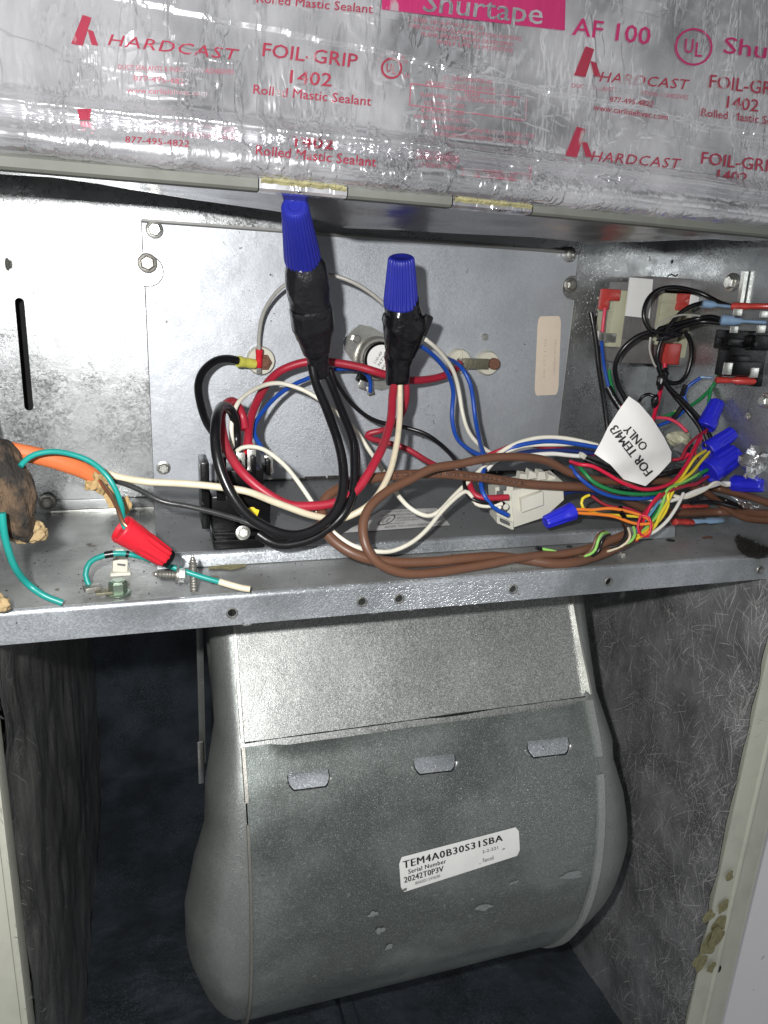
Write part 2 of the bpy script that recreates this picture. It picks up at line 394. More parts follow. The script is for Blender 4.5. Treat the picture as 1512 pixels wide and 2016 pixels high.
def plate(outline, holes, thick, P, U, V, W):
    """flat sheet with real holes: 2D outline in (u,v), extruded thick along W"""
    bm = bmesh.new(); loops = []
    for lp in [outline] + holes:
        vs = [bm.verts.new((u, v, 0)) for u, v in lp]; loops.append(vs)
        for i in range(len(vs)): bm.edges.new((vs[i], vs[(i + 1) % len(vs)]))
    bmesh.ops.triangle_fill(bm, use_beauty=True, use_dissolve=False, edges=bm.edges[:])
    bm.verts.index_update(); fs = [tuple(v.index for v in f.verts) for f in bm.faces]; n = len(bm.verts)
    co_ = [v.co.copy() for v in bm.verts]; idx = [[v.index for v in l] for l in loops]; bm.free()
    P, U, V, W = map(Vector, (P, U, V, W)); mb = MB()
    vs = [P + U * c.x + V * c.y for c in co_] + [P + U * c.x + V * c.y + W * thick for c in co_]
    faces = fs + [tuple(i + n for i in reversed(f)) for f in fs]
    for l in idx:
        for i in range(len(l)):
            a, b = l[i], l[(i + 1) % len(l)]; faces.append((a, b, b + n, a + n))
    return mb.add(vs, faces)
def circ(cx, cy, r, n=16): return [(cx + r * math.cos(2 * math.pi * i / n), cy + r * math.sin(2 * math.pi * i / n)) for i in range(n)]
def rrect(x0, y0, x1, y1, r, n=4):
    out = []
    for cx, cy, a0 in ((x1 - r, y1 - r, 0), (x0 + r, y1 - r, 90), (x0 + r, y0 + r, 180), (x1 - r, y0 + r, 270)):
        for i in range(n + 1):
            a = math.radians(a0 + 90 * i / n); out.append((cx + r * math.cos(a), cy + r * math.sin(a)))
    return out

def screw(name, P, nrm, r, mat, parent, slot=False, flange=True, hk=.75, **tags):
    """hex washer head screw"""
    nrm = Vector(nrm).normalized(); P = Vector(P); u, v = frame(nrm); a0 = random.random()
    u, v = u * math.cos(a0) + v * math.sin(a0), v * math.cos(a0) - u * math.sin(a0); mb = MB()
    if flange: mb.loft([ring(P, u, v, r * 1.18, n=20), ring(P + nrm * r * .12, u, v, r * 1.2, n=20), ring(P + nrm * r * .2, u, v, r * 1.05, n=20)])
    h = r * hk
    mb.loft([ring(P + nrm * r * .05, u, v, r * .88, n=6), ring(P + nrm * h * .85, u, v, r * .88, n=6), ring(P + nrm * h, u, v, r * .72, n=6)], True)
    mb.loft([ring(P + nrm * h * .99, u, v, r * .55, n=14), ring(P + nrm * h * 1.04, u, v, r * .5, n=14)])
    return mb.build(name, mat, parent, angle=30, **tags)

def textmesh(s, bold=0., ls=1.):
    cu = bpy.data.curves.new('t', 'FONT'); cu.body = s; cu.size = 1; cu.offset = bold; cu.resolution_u = 2; cu.space_character = ls
    o = bpy.data.objects.new('t', cu); me = bpy.data.meshes.new_from_object(o); bpy.data.objects.remove(o)
    xs = [v.co.x for v in me.vertices]; ys = [v.co.y for v in me.vertices]
    x0, x1 = min(xs), max(xs); y0 = 0.; y1 = .72
    vs = [((v.co.x - x0) / (x1 - x0), (v.co.y - y0) / (y1 - y0)) for v in me.vertices]
    fs = [tuple(p.vertices) for p in me.polygons]; bpy.data.meshes.remove(me)
    return vs, fs
def text_on(s, fn, mat, parent, name='printed_text', bold=0., sub=0., ls=1.):
    """lay lettering (u 0..1 along, v 0..1 up) on a surface through fn(u,v)->point"""
    vs, fs = textmesh(s, 0, ls); mb = MB(); mb.add([fn(u, v) for u, v in vs], fs)
    if bold:
        w_ = (fn(1, 0) - fn(0, 0)).length; tow = [(C - v).normalized() for v in mb.v]; n0 = len(mb.v)
        for k in (1, 2):
            e = bold * k * .75 * .5 * (fn(0, 1) - fn(0, 0)).length / w_ * 1.6
            mb.add([fn(u + e, v) + tow[i] * .00004 * k for i, (u, v) in enumerate(vs)], fs)
    me = bpy.data.meshes.new(name); me.from_pydata([tuple(v) for v in mb.v], [], mb.f)
    return link(name, me, mat, parent, smooth=False)
def poly_on(polys, fn, mat, parent, name):
    mb = MB()
    for p in polys: mb.add([fn(u, v) for u, v in p], [tuple(range(len(p)))])
    me = bpy.data.meshes.new(name); me.from_pydata([tuple(v) for v in mb.v], [], mb.f)
    return link(name, me, mat, parent, smooth=False)
def quadfn(P, surf):
    """bilinear map of four pixels (bl, br, tr, tl) onto surf(pixel)->point"""
    def fn(u, v):
        a = [P[0][i] + (P[1][i] - P[0][i]) * u for i in (0, 1)]; b = [P[3][i] + (P[2][i] - P[3][i]) * u for i in (0, 1)]
        return surf(a[0] + (b[0] - a[0]) * v, a[1] + (b[1] - a[1]) * v)
    return fn
exec_parts = []

# ================================================================== THE SETTING
X3, Y3, Z3 = Vector((1, 0, 0)), Vector((0, 1, 0)), Vector((0, 0, 1))
def slot(cx, z0, z1, wd, n=8):
    r = wd / 2; return [(cx + r * math.cos(math.pi * i / n), z1 - r + r * math.sin(math.pi * i / n)) for i in range(n + 1)] + \
        [(cx + r * math.cos(math.pi + math.pi * i / n), z0 + r + r * math.sin(math.pi + math.pi * i / n)) for i in range(n + 1)]
def w2(x, y, Y=0): P = onY(x, y, Y); return P.x, P.z
# back wall: real sheet, slot and holes cut through, dark cavity behind
hA = w2(1277, 510)
bw = plate([(-.10, -.160), (XR + .01, -.160), (XR + .01, .16), (-.10, .16)],
           [slot(-.0708, -.079, -.011, .0052), circ(hA[0], hA[1], .0018, 12)], .0012, (0, 0, 0), X3, Z3, Y3).build('back_wall', 'wall', None, smooth=False, **S)
MB().bx(-.095, XR, .03, .032, -.15, .13).build('cavity_backing', 'void', bw)
# lap flange at the foot of the back wall, left of the heater plate
fl = MB().bx(onY(78, 975, 0).x, .0015, -.0022, -.0002, -.1440, -.1375, .0005).build('lap_flange', 'wall', bw)
MB().bx(onY(100, 1000, 0).x, .0015, -.0040, -.0024, -.1462, -.1440, .0004).build('lap_flange', 'zinc', bw)
for (x, y) in ((322, 921),):
    screw('screw', onY(x, y, -.0015), (0, -1, 0), .0042, 'zinc', bw)
screw('screw', onY(93, 988, -.0035), (0, -1, 0), .0044, 'dullzinc', bw)
screw('screw', onY(290, 518, -.002), (0, -1, 0), .0050, 'dullzinc', bw)
screw('screw', onY(14, 520, -.002), (1, -.2, 0), .0030, 'dullzinc', bw)

# right side wall of the upper compartment
sw = plate([(-.160, -.160), (.011, -.160), (.011, .16), (-.160, .16)], [circ(onX(1323, 515, XR).y, onX(1323, 515, XR).z, .0016, 12)],
           .0012, (XR, 0, 0), Y3, Z3, X3).build('side_wall', 'sidewall', None, smooth=False, **S)
MB().bx(XR + .02, XR + .022, -.15, .01, -.15, .15).build('cavity_backing', 'void', sw)
for x, y, r in ((1506, 789, .0042), (1472, 820, .0022)):
    screw('screw', onX(x, y, XR - .0005), (-1, 0, 0), r, 'zinc', sw)
# left side wall with loose foil facing
MB().bx(-.0975, -.0955, -.16, .01, -.16, .16).build('side_wall', 'wall', None, **S)
lw = MB(); rows = []
for i in range(26):
    z = .020 - i * .0052
    bulge = .004 * math.sin(i * .7) + .003 * noise.noise(Vector((0, 0, z * 60)))
    rows.append([Vector((-.0800 + .35 * bulge + .0007 * j * math.sin(i * .31 + j) - .0012 * j, -.095 + j * .012, z)) for j in range(6)])
lw.loft(rows, closed=False); lw.build('foil_facing', 'foil', None, **T('loose silvery foil sheet hanging at the far left edge above the orange cable', 'foil sheet'))

# shelf with its front lip
sh = MB().bx(-.10, XR, YLIP + .0018, 0, ZS - .0012, ZS, 0).build('shelf', 'shelf', None, smooth=False, **S)
xl = [onY(x, y, YLIP) for x, y in ((457, 1207), (713, 1185), (786, 1179), (1010, 1160), (1198, 1145), (1496, 1122))]
zb = -.1618
plate([(-.12, zb), (.46, zb), (.46, ZS - .0026), (-.12, ZS - .0026)], [circ(p.x, p.z, .0022, 16) for p in xl], .0012, (0, YLIP, 0), X3, Z3, Y3).build('front_lip', 'lip', sh, smooth=False)
rs = []
for x in [-.12 + .02 * i for i in range(30)]:   # the rolled bend between shelf and lip
    rs.append([Vector((x, YLIP + .0026 - .0026 * math.cos(a), ZS - .0026 + .0026 * math.sin(a))) for a in [math.pi / 2 * k / 6 for k in range(7)]] )
MB().loft(rs, caps=False, closed=False).build('front_bend', 'lip', sh)
MB().bx(-.12, .46, YLIP, YLIP + .008, zb - .0012, zb).build('lip_return', 'lip', sh)
for p in xl:   # punched rims
    u, v = X3, Z3; P = Vector((p.x, YLIP, p.z))
    MB().loft([ring(P + Vector((0, -.0002, 0)), u, v, .0030, n=18), ring(P + Vector((0, -.0009, 0)), u, v, .0026, n=18), ring(P + Vector((0, .0010, 0)), u, v, .0021, n=18)], caps=False).build('punched_rim', 'dullzinc', sh)
# small shelf holes and screws at the right
for x, y, r in ((1320, 1064, .0032), (1121, 1076, .0020)):
    P = onZ(x, y, ZS + .0002); MB().loft([ring(P, X3, Y3, r, r * .8, n=16), ring(P + Vector((0, 0, .0004)), X3, Y3, r * .86, r * .66, n=16)]).build('punched_hole', 'void', sh)
for x, y in ((1226, 1093), (1186, 1052)):
    screw('screw', onZ(x, y, ZS), (0, 0, 1), .0026, 'zinc', sh)

# raised tray between plate and shelf
tr = empty('raised_tray', (.165, -.06, ZS), **T('dark grey raised sheet metal tray on the shelf under the big wire loops', 'tray'))
def tz(y): return ZT + KT * y
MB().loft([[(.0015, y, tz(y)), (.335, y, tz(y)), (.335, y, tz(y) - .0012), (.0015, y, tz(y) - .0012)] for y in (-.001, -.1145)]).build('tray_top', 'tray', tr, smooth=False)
rs = []; zf = tz(-.1145)
for x in [.0015 + .3335 * i / 12 for i in range(13)]:
    rs.append([Vector((x, -.1145 - .003 * math.sin(a), zf - .003 + .003 * math.cos(a))) for a in [math.pi / 2 * .85 * k / 5 for k in range(6)]] + [Vector((x, -.1182, ZS + .0005)), Vector((x, -.117, ZS + .0004))])
MB().loft(rs, caps=False, closed=False).build('tray_front', 'lip', tr)
MB().add([(.0016, -.001, ZS + .0004), (.0016, -.001, ZT - .0013), (.0016, -.1145, zf - .0013), (.0016, -.1145, ZS + .0004)], [(0, 1, 2, 3)]).build('tray_side', 'tray', tr)
# strip of dark residue at the joint
mb = MB()
for i in range(12):
    a = .105 + i * .017; mb.bx(a, a + .0155, -.0032, -.0005, ZT + .0002, ZT + .0022 + .0006 * random.random(), .0004)
mb.build('sealant_strip', 'rag', tr)
# rating label on the tray
lf = lambda h: (lambda x, y: onT(x, y, h))
q = quadfn([(676, 1049), (886, 1034), (862, 1000), (752, 1004)], lf(.0004))
lab = poly_on([[(0, 0), (1, 0), (1, .25), (.98, 1), (.0, 1)]], q, 'greylabel', tr, 'rating_label')
q2 = quadfn([(676, 1049), (886, 1034), (862, 1000), (752, 1004)], lf(.0006))
def sub(fn, u0, v0, u1, v1): return lambda u, v: fn(u0 + (u1 - u0) * u, v0 + (v1 - v0) * v)
for s_, a in (('MODEL CONFORMS TO STANDARD', (.12, .86, .62, .95)), ('ELECTRIC HEATING EQUIPMENT', (.12, .70, .6, .79)), ('AIR HANDLER ACCESSORY', (.40, .52, .75, .62)), ('COMPONENT', (.42, .40, .7, .48)), ('REFER TO UNIT NAMEPLATE', (.36, .10, .93, .20)), ('MANUFACTURED BY', (.3, .26, .55, .33)), ('HEATER KIT', (.78, .72, .96, .82))):
    text_on(s_, sub(q2, *a), 'greyink', lab)
def ringpoly(cx, cy, r, wd, ax=1., n=28):
    return [[(cx + r * ax * math.cos(a0), cy + r * math.sin(a0)), (cx + r * ax * math.cos(a1), cy + r * math.sin(a1)), (cx + (r - wd) * ax * math.cos(a1), cy + (r - wd) * math.sin(a1)), (cx + (r - wd) * ax * math.cos(a0), cy + (r - wd) * math.sin(a0))]
            for a0, a1 in [(2 * math.pi * i / n, 2 * math.pi * (i + 1) / n) for i in range(n)]]
poly_on(ringpoly(.30, .50, .26, .05, .32), q2, 'greyink', lab, 'round_mark'); text_on('UL', sub(q2, .255, .38, .345, .62), 'greyink', lab)
# stain on the shelf
def blotch(P, U, V, r, n=40, lift=.0003, seed=1, ax=1.):
    random.seed(seed); mb = MB(); c = P; pts = []
    for i in range(n):
        a = 2 * math.pi * i / n; k = r * (.8 + .42 * noise.noise(Vector((math.cos(a) * 1.1, math.sin(a) * 1.1, seed * 3.7)))) * (.96 + .08 * random.random()); pts.append(c + U * k * math.cos(a) * ax + V * k * math.sin(a))
    mb.add([c + U.cross(V) * lift] + pts, [(0, i + 1, (i + 1) % n + 1) for i in range(n)]); return mb
for i_, (x_, y_, r_, a_) in enumerate(((176, 1071, .0016, 1.3), (184, 1074, .0011, 2.4), (112, 1160, .0012, 1.2), (420, 1135, .0018, 1.6))):
    blotch(onZ(x_, y_, ZS + .0003), X3, Y3, r_, seed=60 + i_, ax=a_).build('dirt_mark', 'dirt', sh)
blotch(onZ(452, 1113, ZS + .0006), X3, Y3, .0075, seed=4, ax=1.5).build('glue_smear', 'mastic', sh)

# ------------------------------------------------------------------ lower compartment
cw = MB().bx(.3872, .391, -.17, .40, -.70, -.1625)
rws = []
ir = MB(); ny, nz = 60, 70; vs = []
for j in range(nz + 1):
    for i in range(ny + 1):
        y = -.166 + .56 * i / ny; z = -.150 - .55 * j / nz
        vs.append((.3815 - .0035 * noise.noise(Vector((y * 14, 0, z * 9))) - .002 * noise.noise(Vector((y * 50, 3, z * 40))) - .003 * max(0, 1 - (y + .166) / .03) * noise.noise(Vector((1, 5, z * 45))), y, z))
ir.add(vs, [(j * (ny + 1) + i, j * (ny + 1) + i + 1, (j + 1) * (ny + 1) + i + 1, (j + 1) * (ny + 1) + i) for j in range(nz) for i in range(ny)])
irO = ir.build('side_insulation', 'insul_r', None, angle=180, **S)
cw.build('side_wall', 'framepaint', None, **S)
il = MB(); vs = []
for j in range(nz + 1):
    for i in range(ny + 1):
        y = -.150 + .52 * i / ny; z = -.150 - .55 * j / nz
        vs.append((-.0745 + .004 * noise.noise(Vector((y * 12, 7, z * 8))) + .002 * noise.noise(Vector((y * 50, 3, z * 30))) - .0, y, z))
il.add(vs, [(j * (ny + 1) + i, j * (ny + 1) + i + 1, (j + 1) * (ny + 1) + i + 1, (j + 1) * (ny + 1) + i) for j in range(nz) for i in range(ny)])
ilO = il.build('side_insulation', 'insul_l', None, angle=180, **S)
def fibres(n, X, side, parent, seed, dense):
    # hair-thin scratches and loose fibres lying on the insulation face
    random.seed(seed); mb = MB()
    for _ in range(n):
        y = -.163 + .50 * random.random() ** dense; z = -.16 - .46 * random.random()
        a = random.gauss(1.5, .75); L_ = random.uniform(.003, .020) * (1 if random.random() < .85 else 2.2); wd = random.uniform(.00006, .00017); cv = random.uniform(-.5, .5); ps = []
        for k in range(5):
            aa = a + cv * k / 4; ps.append((y, z)); y += math.cos(aa) * L_ / 4; z += math.sin(aa) * L_ / 4
        vs = []
        for k, (yy, zz) in enumerate(ps):
            w_ = wd * (1 if 0 < k < 4 else .3); xx = X(yy, zz)
            vs += [Vector((xx + side * .0003, yy - math.sin(a) * w_, zz + math.cos(a) * w_)), Vector((xx + side * .0003, yy + math.sin(a) * w_, zz - math.cos(a) * w_))]
        mb.add(vs, [(2 * k, 2 * k + 1, 2 * k + 3, 2 * k + 2) for k in range(4)])
    return mb.build('fibres', 'fibre', parent, smooth=False, kind='stuff')
fibres(2600, lambda y, z: .3815 - .0035 * noise.noise(Vector((y * 14, 0, z * 9))) - .002 * noise.noise(Vector((y * 50, 3, z * 40))) - .003 * max(0, 1 - (y + .166) / .03) * noise.noise(Vector((1, 5, z * 45))), -1, irO, 3, 1.7)
fibres(2600, lambda y, z: -.0745 + .004 * noise.noise(Vector((y * 12, 7, z * 8))) + .002 * noise.noise(Vector((y * 50, 3, z * 30))), 1, ilO, 4, 2.2)
MB().bx(-.085, -.079, -.155, .36, -.70, -.1625).build('side_wall', 'cutedge', None, **S)
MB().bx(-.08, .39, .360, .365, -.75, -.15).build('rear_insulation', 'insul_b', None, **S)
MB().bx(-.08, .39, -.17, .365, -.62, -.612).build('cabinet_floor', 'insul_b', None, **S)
# painted steel cabinet posts
po = MB(); YF = -.172
po.bx(.3785, .412, YF, YF + .0015, -.70, .0, .0004); po.bx(.412, .4135, YF, YF + .03, -.70, .0, .0004)
po = po.build('cabinet_post', 'framepaint', None, **T('cream painted steel cabinet post at the right, yellow glue near its foot', 'cabinet post'))
rs = [[Vector((.395 + .0022 * math.cos(a), YF + .0006 - .0022 * math.sin(a), z)) for a in [math.pi * k / 6 for k in range(7)]] for z in (-.70, -.02)]
MB().loft(rs, caps=False, closed=False).build('folded_rib', 'framepaint', po)
for i, (x, y, r) in enumerate(((1416, 1820, .010), (1398, 1858, .0125), (1378, 1895, .010), (1424, 1785, .007), (1436, 1725, .0050), (1395, 1805, .007), (1412, 1845, .011), (1400, 1905, .006))):
    blotch(onY(x, y, YF - .0006 - .0003 * i), X3, Z3, r, seed=20 + i, ax=.8).build('glue_residue', 'mastic', po)
P = onY(1415, 1908, YF - .001); MB().loft([ring(P, X3, Z3, .0024, .0036, 14), ring(P - Y3 * .0004, X3, Z3, .002, .003, 14)]).build('screw_hole', 'void', po)
pl = MB(); pl.bx(-.115, -.0775, -.168, -.1665, -.70, -.1625, .0004); pl.bx(-.0778, -.0745, -.1665, -.150, -.70, -.1625, .0004)
pl.build('cabinet_post', 'framepaint', None, **T('cream painted steel cabinet post at the lower left edge', 'cabinet post'))
# room wall beyond the cabinet
MB().bx(.4155, 1.0, -.1502, -.14, -1.2, .6).build('room_wall', 'stucco', None, **S)
MB().bx(.4140, .4154, -.164, -.1505, -.9, .0).build('shadow_gap', 'cutedge', None, **T('dark narrow strip between the right cabinet post and the white wall', 'strip'))
# metal base and brace seen past the blower
b1 = MB(); P0, P1 = onY(205, 2010, .12), onY(352, 1800, .30)
MB().loft([[P0 + Vector((-.02, 0, -.03)), P0 + Vector((.02, 0, -.03)), P1 + Vector((.02, 0, 0)), P1 + Vector((-.02, 0, 0))], [p + Vector((0, .003, -.006)) for p in (P0 + Vector((-.02, 0, -.03)), P0 + Vector((.02, 0, -.03)), P1 + Vector((.02, 0, 0)), P1 + Vector((-.02, 0, 0)))]]).build('drain_baffle', 'insul_r', None, **T('sloping grey metal baffle in the shadow low beside the blower', 'baffle'))
fr_ = MB(); a, b = onY(395, 1240, .10), onY(402, 1500, .10)
fr_.bx(a.x - .004, a.x + .002, .098, .102, b.z, a.z + .03, .001)
fr_ = fr_.build('blower_rail', 'scroll', None, **T('narrow bright metal rail standing left of the blower housing', 'rail'))
a, b = onY(388, 1460, .09), onY(402, 1540, .09); MB().bx(a.x, b.x, .088, .0905, b.z, a.z, .001).build('rail_tab', 'zinc', fr_)
for x in (690,):
    a = onZ(x, 2000, -.6); MB().bx(a.x - .006, a.x + .006, a.y - .05, a.y + .2, -.6118, -.600, .002).build('floor_rail', 'insul_b', None, **T({690: 'bright floor rail under the blower at the bottom middle', 560: 'leftmost floor rail under the blower', 610: 'floor rail between two others under the blower'}[x], 'rail'))

# ================================================================== BLOWER
XL_, XRr = .0455, .2865
PROF = [(-.048, -.150), (-.084, -.210), (-.1165, -.264), (-.136, -.296), (-.149, -.336), (-.1525, -.382), (-.143, -.432), (-.116, -.480), (-.070, -.514), (-.020, -.522), (.022, -.495), (.045, -.45), (.045, -.38), (.02, -.30), (-.012, -.24), (-.012, -.15)]
sp = spline([Vector((0, a, b)) for a, b in PROF[2:14]], .006)
LOW = [(p.y, p.z) for p in sp]
def G(z):
    if z > -.264: return -.1165 + (z + .264) * (.0685 / .114)
    for i in range(len(LOW) - 1):
        (a, b), (c, d) = LOW[i], LOW[i + 1]
        if b >= z >= d: return a + (c - a) * (b - z) / max(1e-9, b - d)
        if d > b: break
    return LOW[i][0]
bl = empty('blower_housing', ((XL_ + XRr) / 2, -.02, -.526), **T('big galvanised scroll blower housing below the shelf', 'blower housing'))
# throat panel
mb = MB(); rows = []
for k in range(14):
    z = -.150 - .117 * k / 13; rows.append([Vector((XL_ + (XRr - XL_) * i / 20, G(z) + .0010 * noise.noise(Vector((i * .3, z * 30, 0))), z)) for i in range(21)])
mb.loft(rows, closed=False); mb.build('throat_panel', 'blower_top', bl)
MB().bx(XL_ + .002, XRr - .002, -.1155, -.1120, -.2665, -.2615).build('joint_gap', 'void', bl)
# lower wrap: follows the scroll, top edge flared outwards in its middle
def lowpt(x, k, lift=0.):
    (y, z) = LOW[k]; (y0, z0) = LOW[max(0, k - 1)]; (y1, z1) = LOW[min(len(LOW) - 1, k + 1)]
    nn = Vector((0, z1 - z0, -(y1 - y0))).normalized()
    if nn.y > 0 and k < 12: nn = -nn
    return Vector((x, y, z)) + nn * lift
rows = []
x0c, x1c = onY(528, 1457, -.118).x, onY(1145, 1388, -.118).x
for k in range(len(LOW)):
    row = []
    for i in range(61):
        x = XL_ + .0008 + (XRr - XL_ - .0016) * i / 60; l = .0016 if k < 30 else .001
        p = lowpt(x, k, l)
        if k == 0 and x0c < x < x1c:
            e = min(1, (x - x0c) / .010, (x1c - x) / .010); p += Vector((0, -.0036 * e, .0004 - .0002 * e))
        p += Vector((0, .0006 * noise.noise(Vector((x * 22, k * .4, 2))), 0)); row.append(p)
    rows.append(row)
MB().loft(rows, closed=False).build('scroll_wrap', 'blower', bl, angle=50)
rows = [[Vector((XL_ + .0008 + (XRr - XL_ - .0016) * i / 60, 0, 0)) for i in range(61)] for _ in range(2)]
# side plates: bulging scroll sides
def wy(y): return max(0., min(1., (.035 - y) / .05))
def wz(z):
    tab = [(-.15, .016), (-.21, .014), (-.262, .013), (-.29, .019), (-.33, .029), (-.38, .036), (-.43, .036), (-.47, .030), (-.53, .018)]
    for (a, b), (c, d) in zip(tab, tab[1:]):
        if a >= z >= c: return b + (d - b) * (a - z) / (a - c)
    return tab[-1][1] if z < -.5 else tab[0][1]
full = [Vector((0, a, b)) for a, b in [PROF[0], (-.066, -.18), PROF[1], (-.100, -.237)]] + [Vector((0, y, z)) for y, z in LOW] + [Vector((0, -.012, -.24)), Vector((0, -.012, -.15))]
cc = Vector((0, -.02, -.375))
for sgn, X0 in ((-1, XL_), (1, XRr)):
    rings = []
    for k in range(11):
        a = math.pi / 2 * k / 10; rg = []
        for p in full:
            wv = wz(p.z) * (wy(p.y) if p.z > -.42 else max(.25, wy(p.y))); s_ = 1 - .34 * (1 - math.cos(a)) ** .9
            zz = cc.z + (p.z - cc.z) * s_ if p.z < -.30 else p.z + (-.30 - p.z) * (1 - s_) * .0
            if -.30 >= p.z > -.375: pass
            yy = cc.y + (p.y - cc.y) * s_
            rg.append(Vector((X0 + sgn * wv * (1.35 if sgn > 0 else 1) * math.sin(a) ** .85, yy, zz)))
        rings.append(rg)
    MB().loft(rings, caps=False).build('side_plate', 'scroll', bl, angle=70)
# folded seams along both edges
def seam(xc, wd, k0, k1, lift, name, mat):
    rows = []
    for k in range(k0, k1):
        rows.append([lowpt(xc - wd / 2, k, .0002), lowpt(xc - wd / 2 * .8, k, lift), lowpt(xc + wd / 2 * .8, k, lift), lowpt(xc + wd / 2, k, .0002)])
    return MB().loft(rows).build(name, mat, bl, angle=30)
nL = len(LOW)
seam(XRr - .0010, .0058, 0, 7, .0040, 'seam_fold', 'seam'); seam(XRr - .0016, .0066, 8, nL - 20, .0034, 'seam_fold', 'seam')
seam(XL_ + .0006, .0026, 0, 6, .0038, 'seam_fold', 'dullzinc'); seam(XL_ + .0004, .0018, 7, nL - 20, .0034, 'seam_fold', 'dullzinc')
rowsU = []
for X0, sg in ((XL_, 1), (XRr, -1)):
    rws = [[Vector((X0 - sg * .0006, G(z) - .004 - .003 * max(0, math.sin((z + .15) * 40)), z)), Vector((X0 + sg * .0010, G(z) - .004 - .003 * max(0, math.sin((z + .15) * 40)), z)), Vector((X0 + sg * .0010, G(z) + .001, z)), Vector((X0 - sg * .0006, G(z) + .001, z))] for z in [-.15 - .108 * i / 9 for i in range(10)]]
    MB().loft(rws).build('throat_flange', 'zinc', bl, angle=30)
# three stamped tabs
def on_blower(lift=0.):
    def f(x, y):
        Y = -.14
        for _ in range(14):
            P = onY(x, y, Y); Y = .5 * Y + .5 * (G(P.z) - lift)
        return onY(x, y, Y)
    return f
for cx, cy, ang in ((608, 1535, -7), (856, 1504, -6.5), (1080, 1471, -6.5)):
    W_, H_ = 80, 32; ca, sa = math.cos(math.radians(ang)), math.sin(math.radians(ang))
    def tabpt(u, v, lift, k=1.): dx, dyy = u * W_ / 2 * k, (-H_ / 2 + v * H_) ; return on_blower(lift)(cx + dx * ca - dyy * sa, cy + dx * sa + dyy * ca)
    def hw(v): return 1. if v < .4 else math.sqrt(1 - ((v - .4) / .6) ** 2 * .42)
    rows = [[tabpt((-1 + 2 * i / 12) * hw(j / 8), j / 8, .0022 + .0036 * (j / 8) ** .8) for i in range(13)] for j in range(9)]
    tb_ = MB().loft(rows, closed=False).build('stamped_tab', 'lip', bl, angle=20)
    ol = [(-1, 0)] + [(-hw(j / 8), j / 8) for j in range(9)] + [(hw(j / 8), j / 8) for j in range(8, -1, -1)]
    rows = [[tabpt(u, v, .0018 + .0034 * max(0, v) ** .8) , tabpt(u * 1.045, v + (.10 if v > .2 else 0.), .0019)] for u, v in ol[1:]]
    MB().loft(rows, caps=False, closed=False).build('tab_shade', 'void', tb_)  # black ribbon paints the shadow line round the tab's lower edge
    rows = []
    for k in range(25):
        a_ = math.pi * k / 24; rows.append([tabpt(math.cos(a_) * r_, .5 + math.sin(a_) * .5 * r_ * 1.1, l_) for r_, l_ in ((1.03, .0020), (1.12, .0026), (1.24, .0017))])
    MB().loft(rows, caps=False, closed=False).build('pressed_rim', 'blower_top', tb_)
# pale scuffs and oxide marks on the wrap
for i, (x, y, r, ax) in enumerate(((1128, 1722, .0060, 2.2), (955, 1786, .0050, 1.9), (1010, 1738, .0030, 1.8), (735, 1800, .0050, 1.2), (748, 1832, .0060, .9), (765, 1866, .0050, .9), (930, 1770, .0018, 1.))):
    c0 = on_blower(.0019 + .0001 * i)(x, y); random.seed(40 + i); n = 30; mb = MB(); pts = []
    for k in range(n):
        a_ = 2 * math.pi * k / n; rr_ = r * (.7 + .5 * noise.noise(Vector((math.cos(a_) * 1.2, math.sin(a_) * 1.2, i * 2.3)))); pts.append(on_blower(.0019 + .0001 * i)(x + rr_ * ax * math.cos(a_) * 3000 * .8, y + rr_ * math.sin(a_) * 3000 * .5 - rr_ * ax * math.cos(a_) * 500))
    mb.add([c0] + pts, [(0, k + 1, (k + 1) % n + 1) for k in range(n)]); mb.build('oxide_mark', 'oxide', bl, smooth=False)
# serial sticker
SQ = [(790, 1758), (1024, 1683), (1021, 1627), (785, 1689)]
sq = quadfn(SQ, on_blower(.0020)); rr = rrect(0, 0, 1, 1, .07, 4)
rr = [(u, .5 + (v - .5)) for u, v in [(u if 0 < u < 1 else u, v) for u, v in rr]]
mbx = MB(); nu, nv = 16, 6; vs = []
for j in range(nv + 1):
    for i in range(nu + 1):
        u, v = i / nu, j / nv
        if j in (0, nv) : u = .025 + .95 * u
        if i in (0, nu) and 0 < j < nv: pass
        vs.append(sq(u, v))
mbx.add(vs, [(j * (nu + 1) + i, j * (nu + 1) + i + 1, (j + 1) * (nu + 1) + i + 1, (j + 1) * (nu + 1) + i) for j in range(nv) for i in range(nu)])
st = mbx.build('serial_sticker', 'label', bl)
sq2 = quadfn(SQ, on_blower(.0023))
text_on('TEM4A0B30S31SBA', sub(sq2, .03, .66, .86, .88), 'ink', st, bold=.07, ls=1.12)
text_on('Serial Number', sub(sq2, .07, .47, .385, .60), 'ink', st, bold=.05, ls=1.1)
text_on('20242T0P3V', sub(sq2, .03, .25, .36, .42), 'ink', st, bold=.05)
text_on('08/04/2020 13:47:06.000', sub(sq2, .12, .10, .33, .19), 'ink', st)
text_on('2-2-221', sub(sq2, .69, .43, .82, .53), 'ink', st)
text_on('Fancoil', sub(sq2, .69, .13, .78, .27), 'ink', st)
text_on('*', sub(sq2, .655, .08, .675, .15), 'ink', st)
poly_on([[(.015, .03), (.045, .02), (.05, .09), (.02, .1)]], sq2, 'dullzinc', st, 'scuff'); poly_on([[(.85, .35), (.88, .36), (.87, .41)]], sq2, 'dullzinc', st, 'scuff')

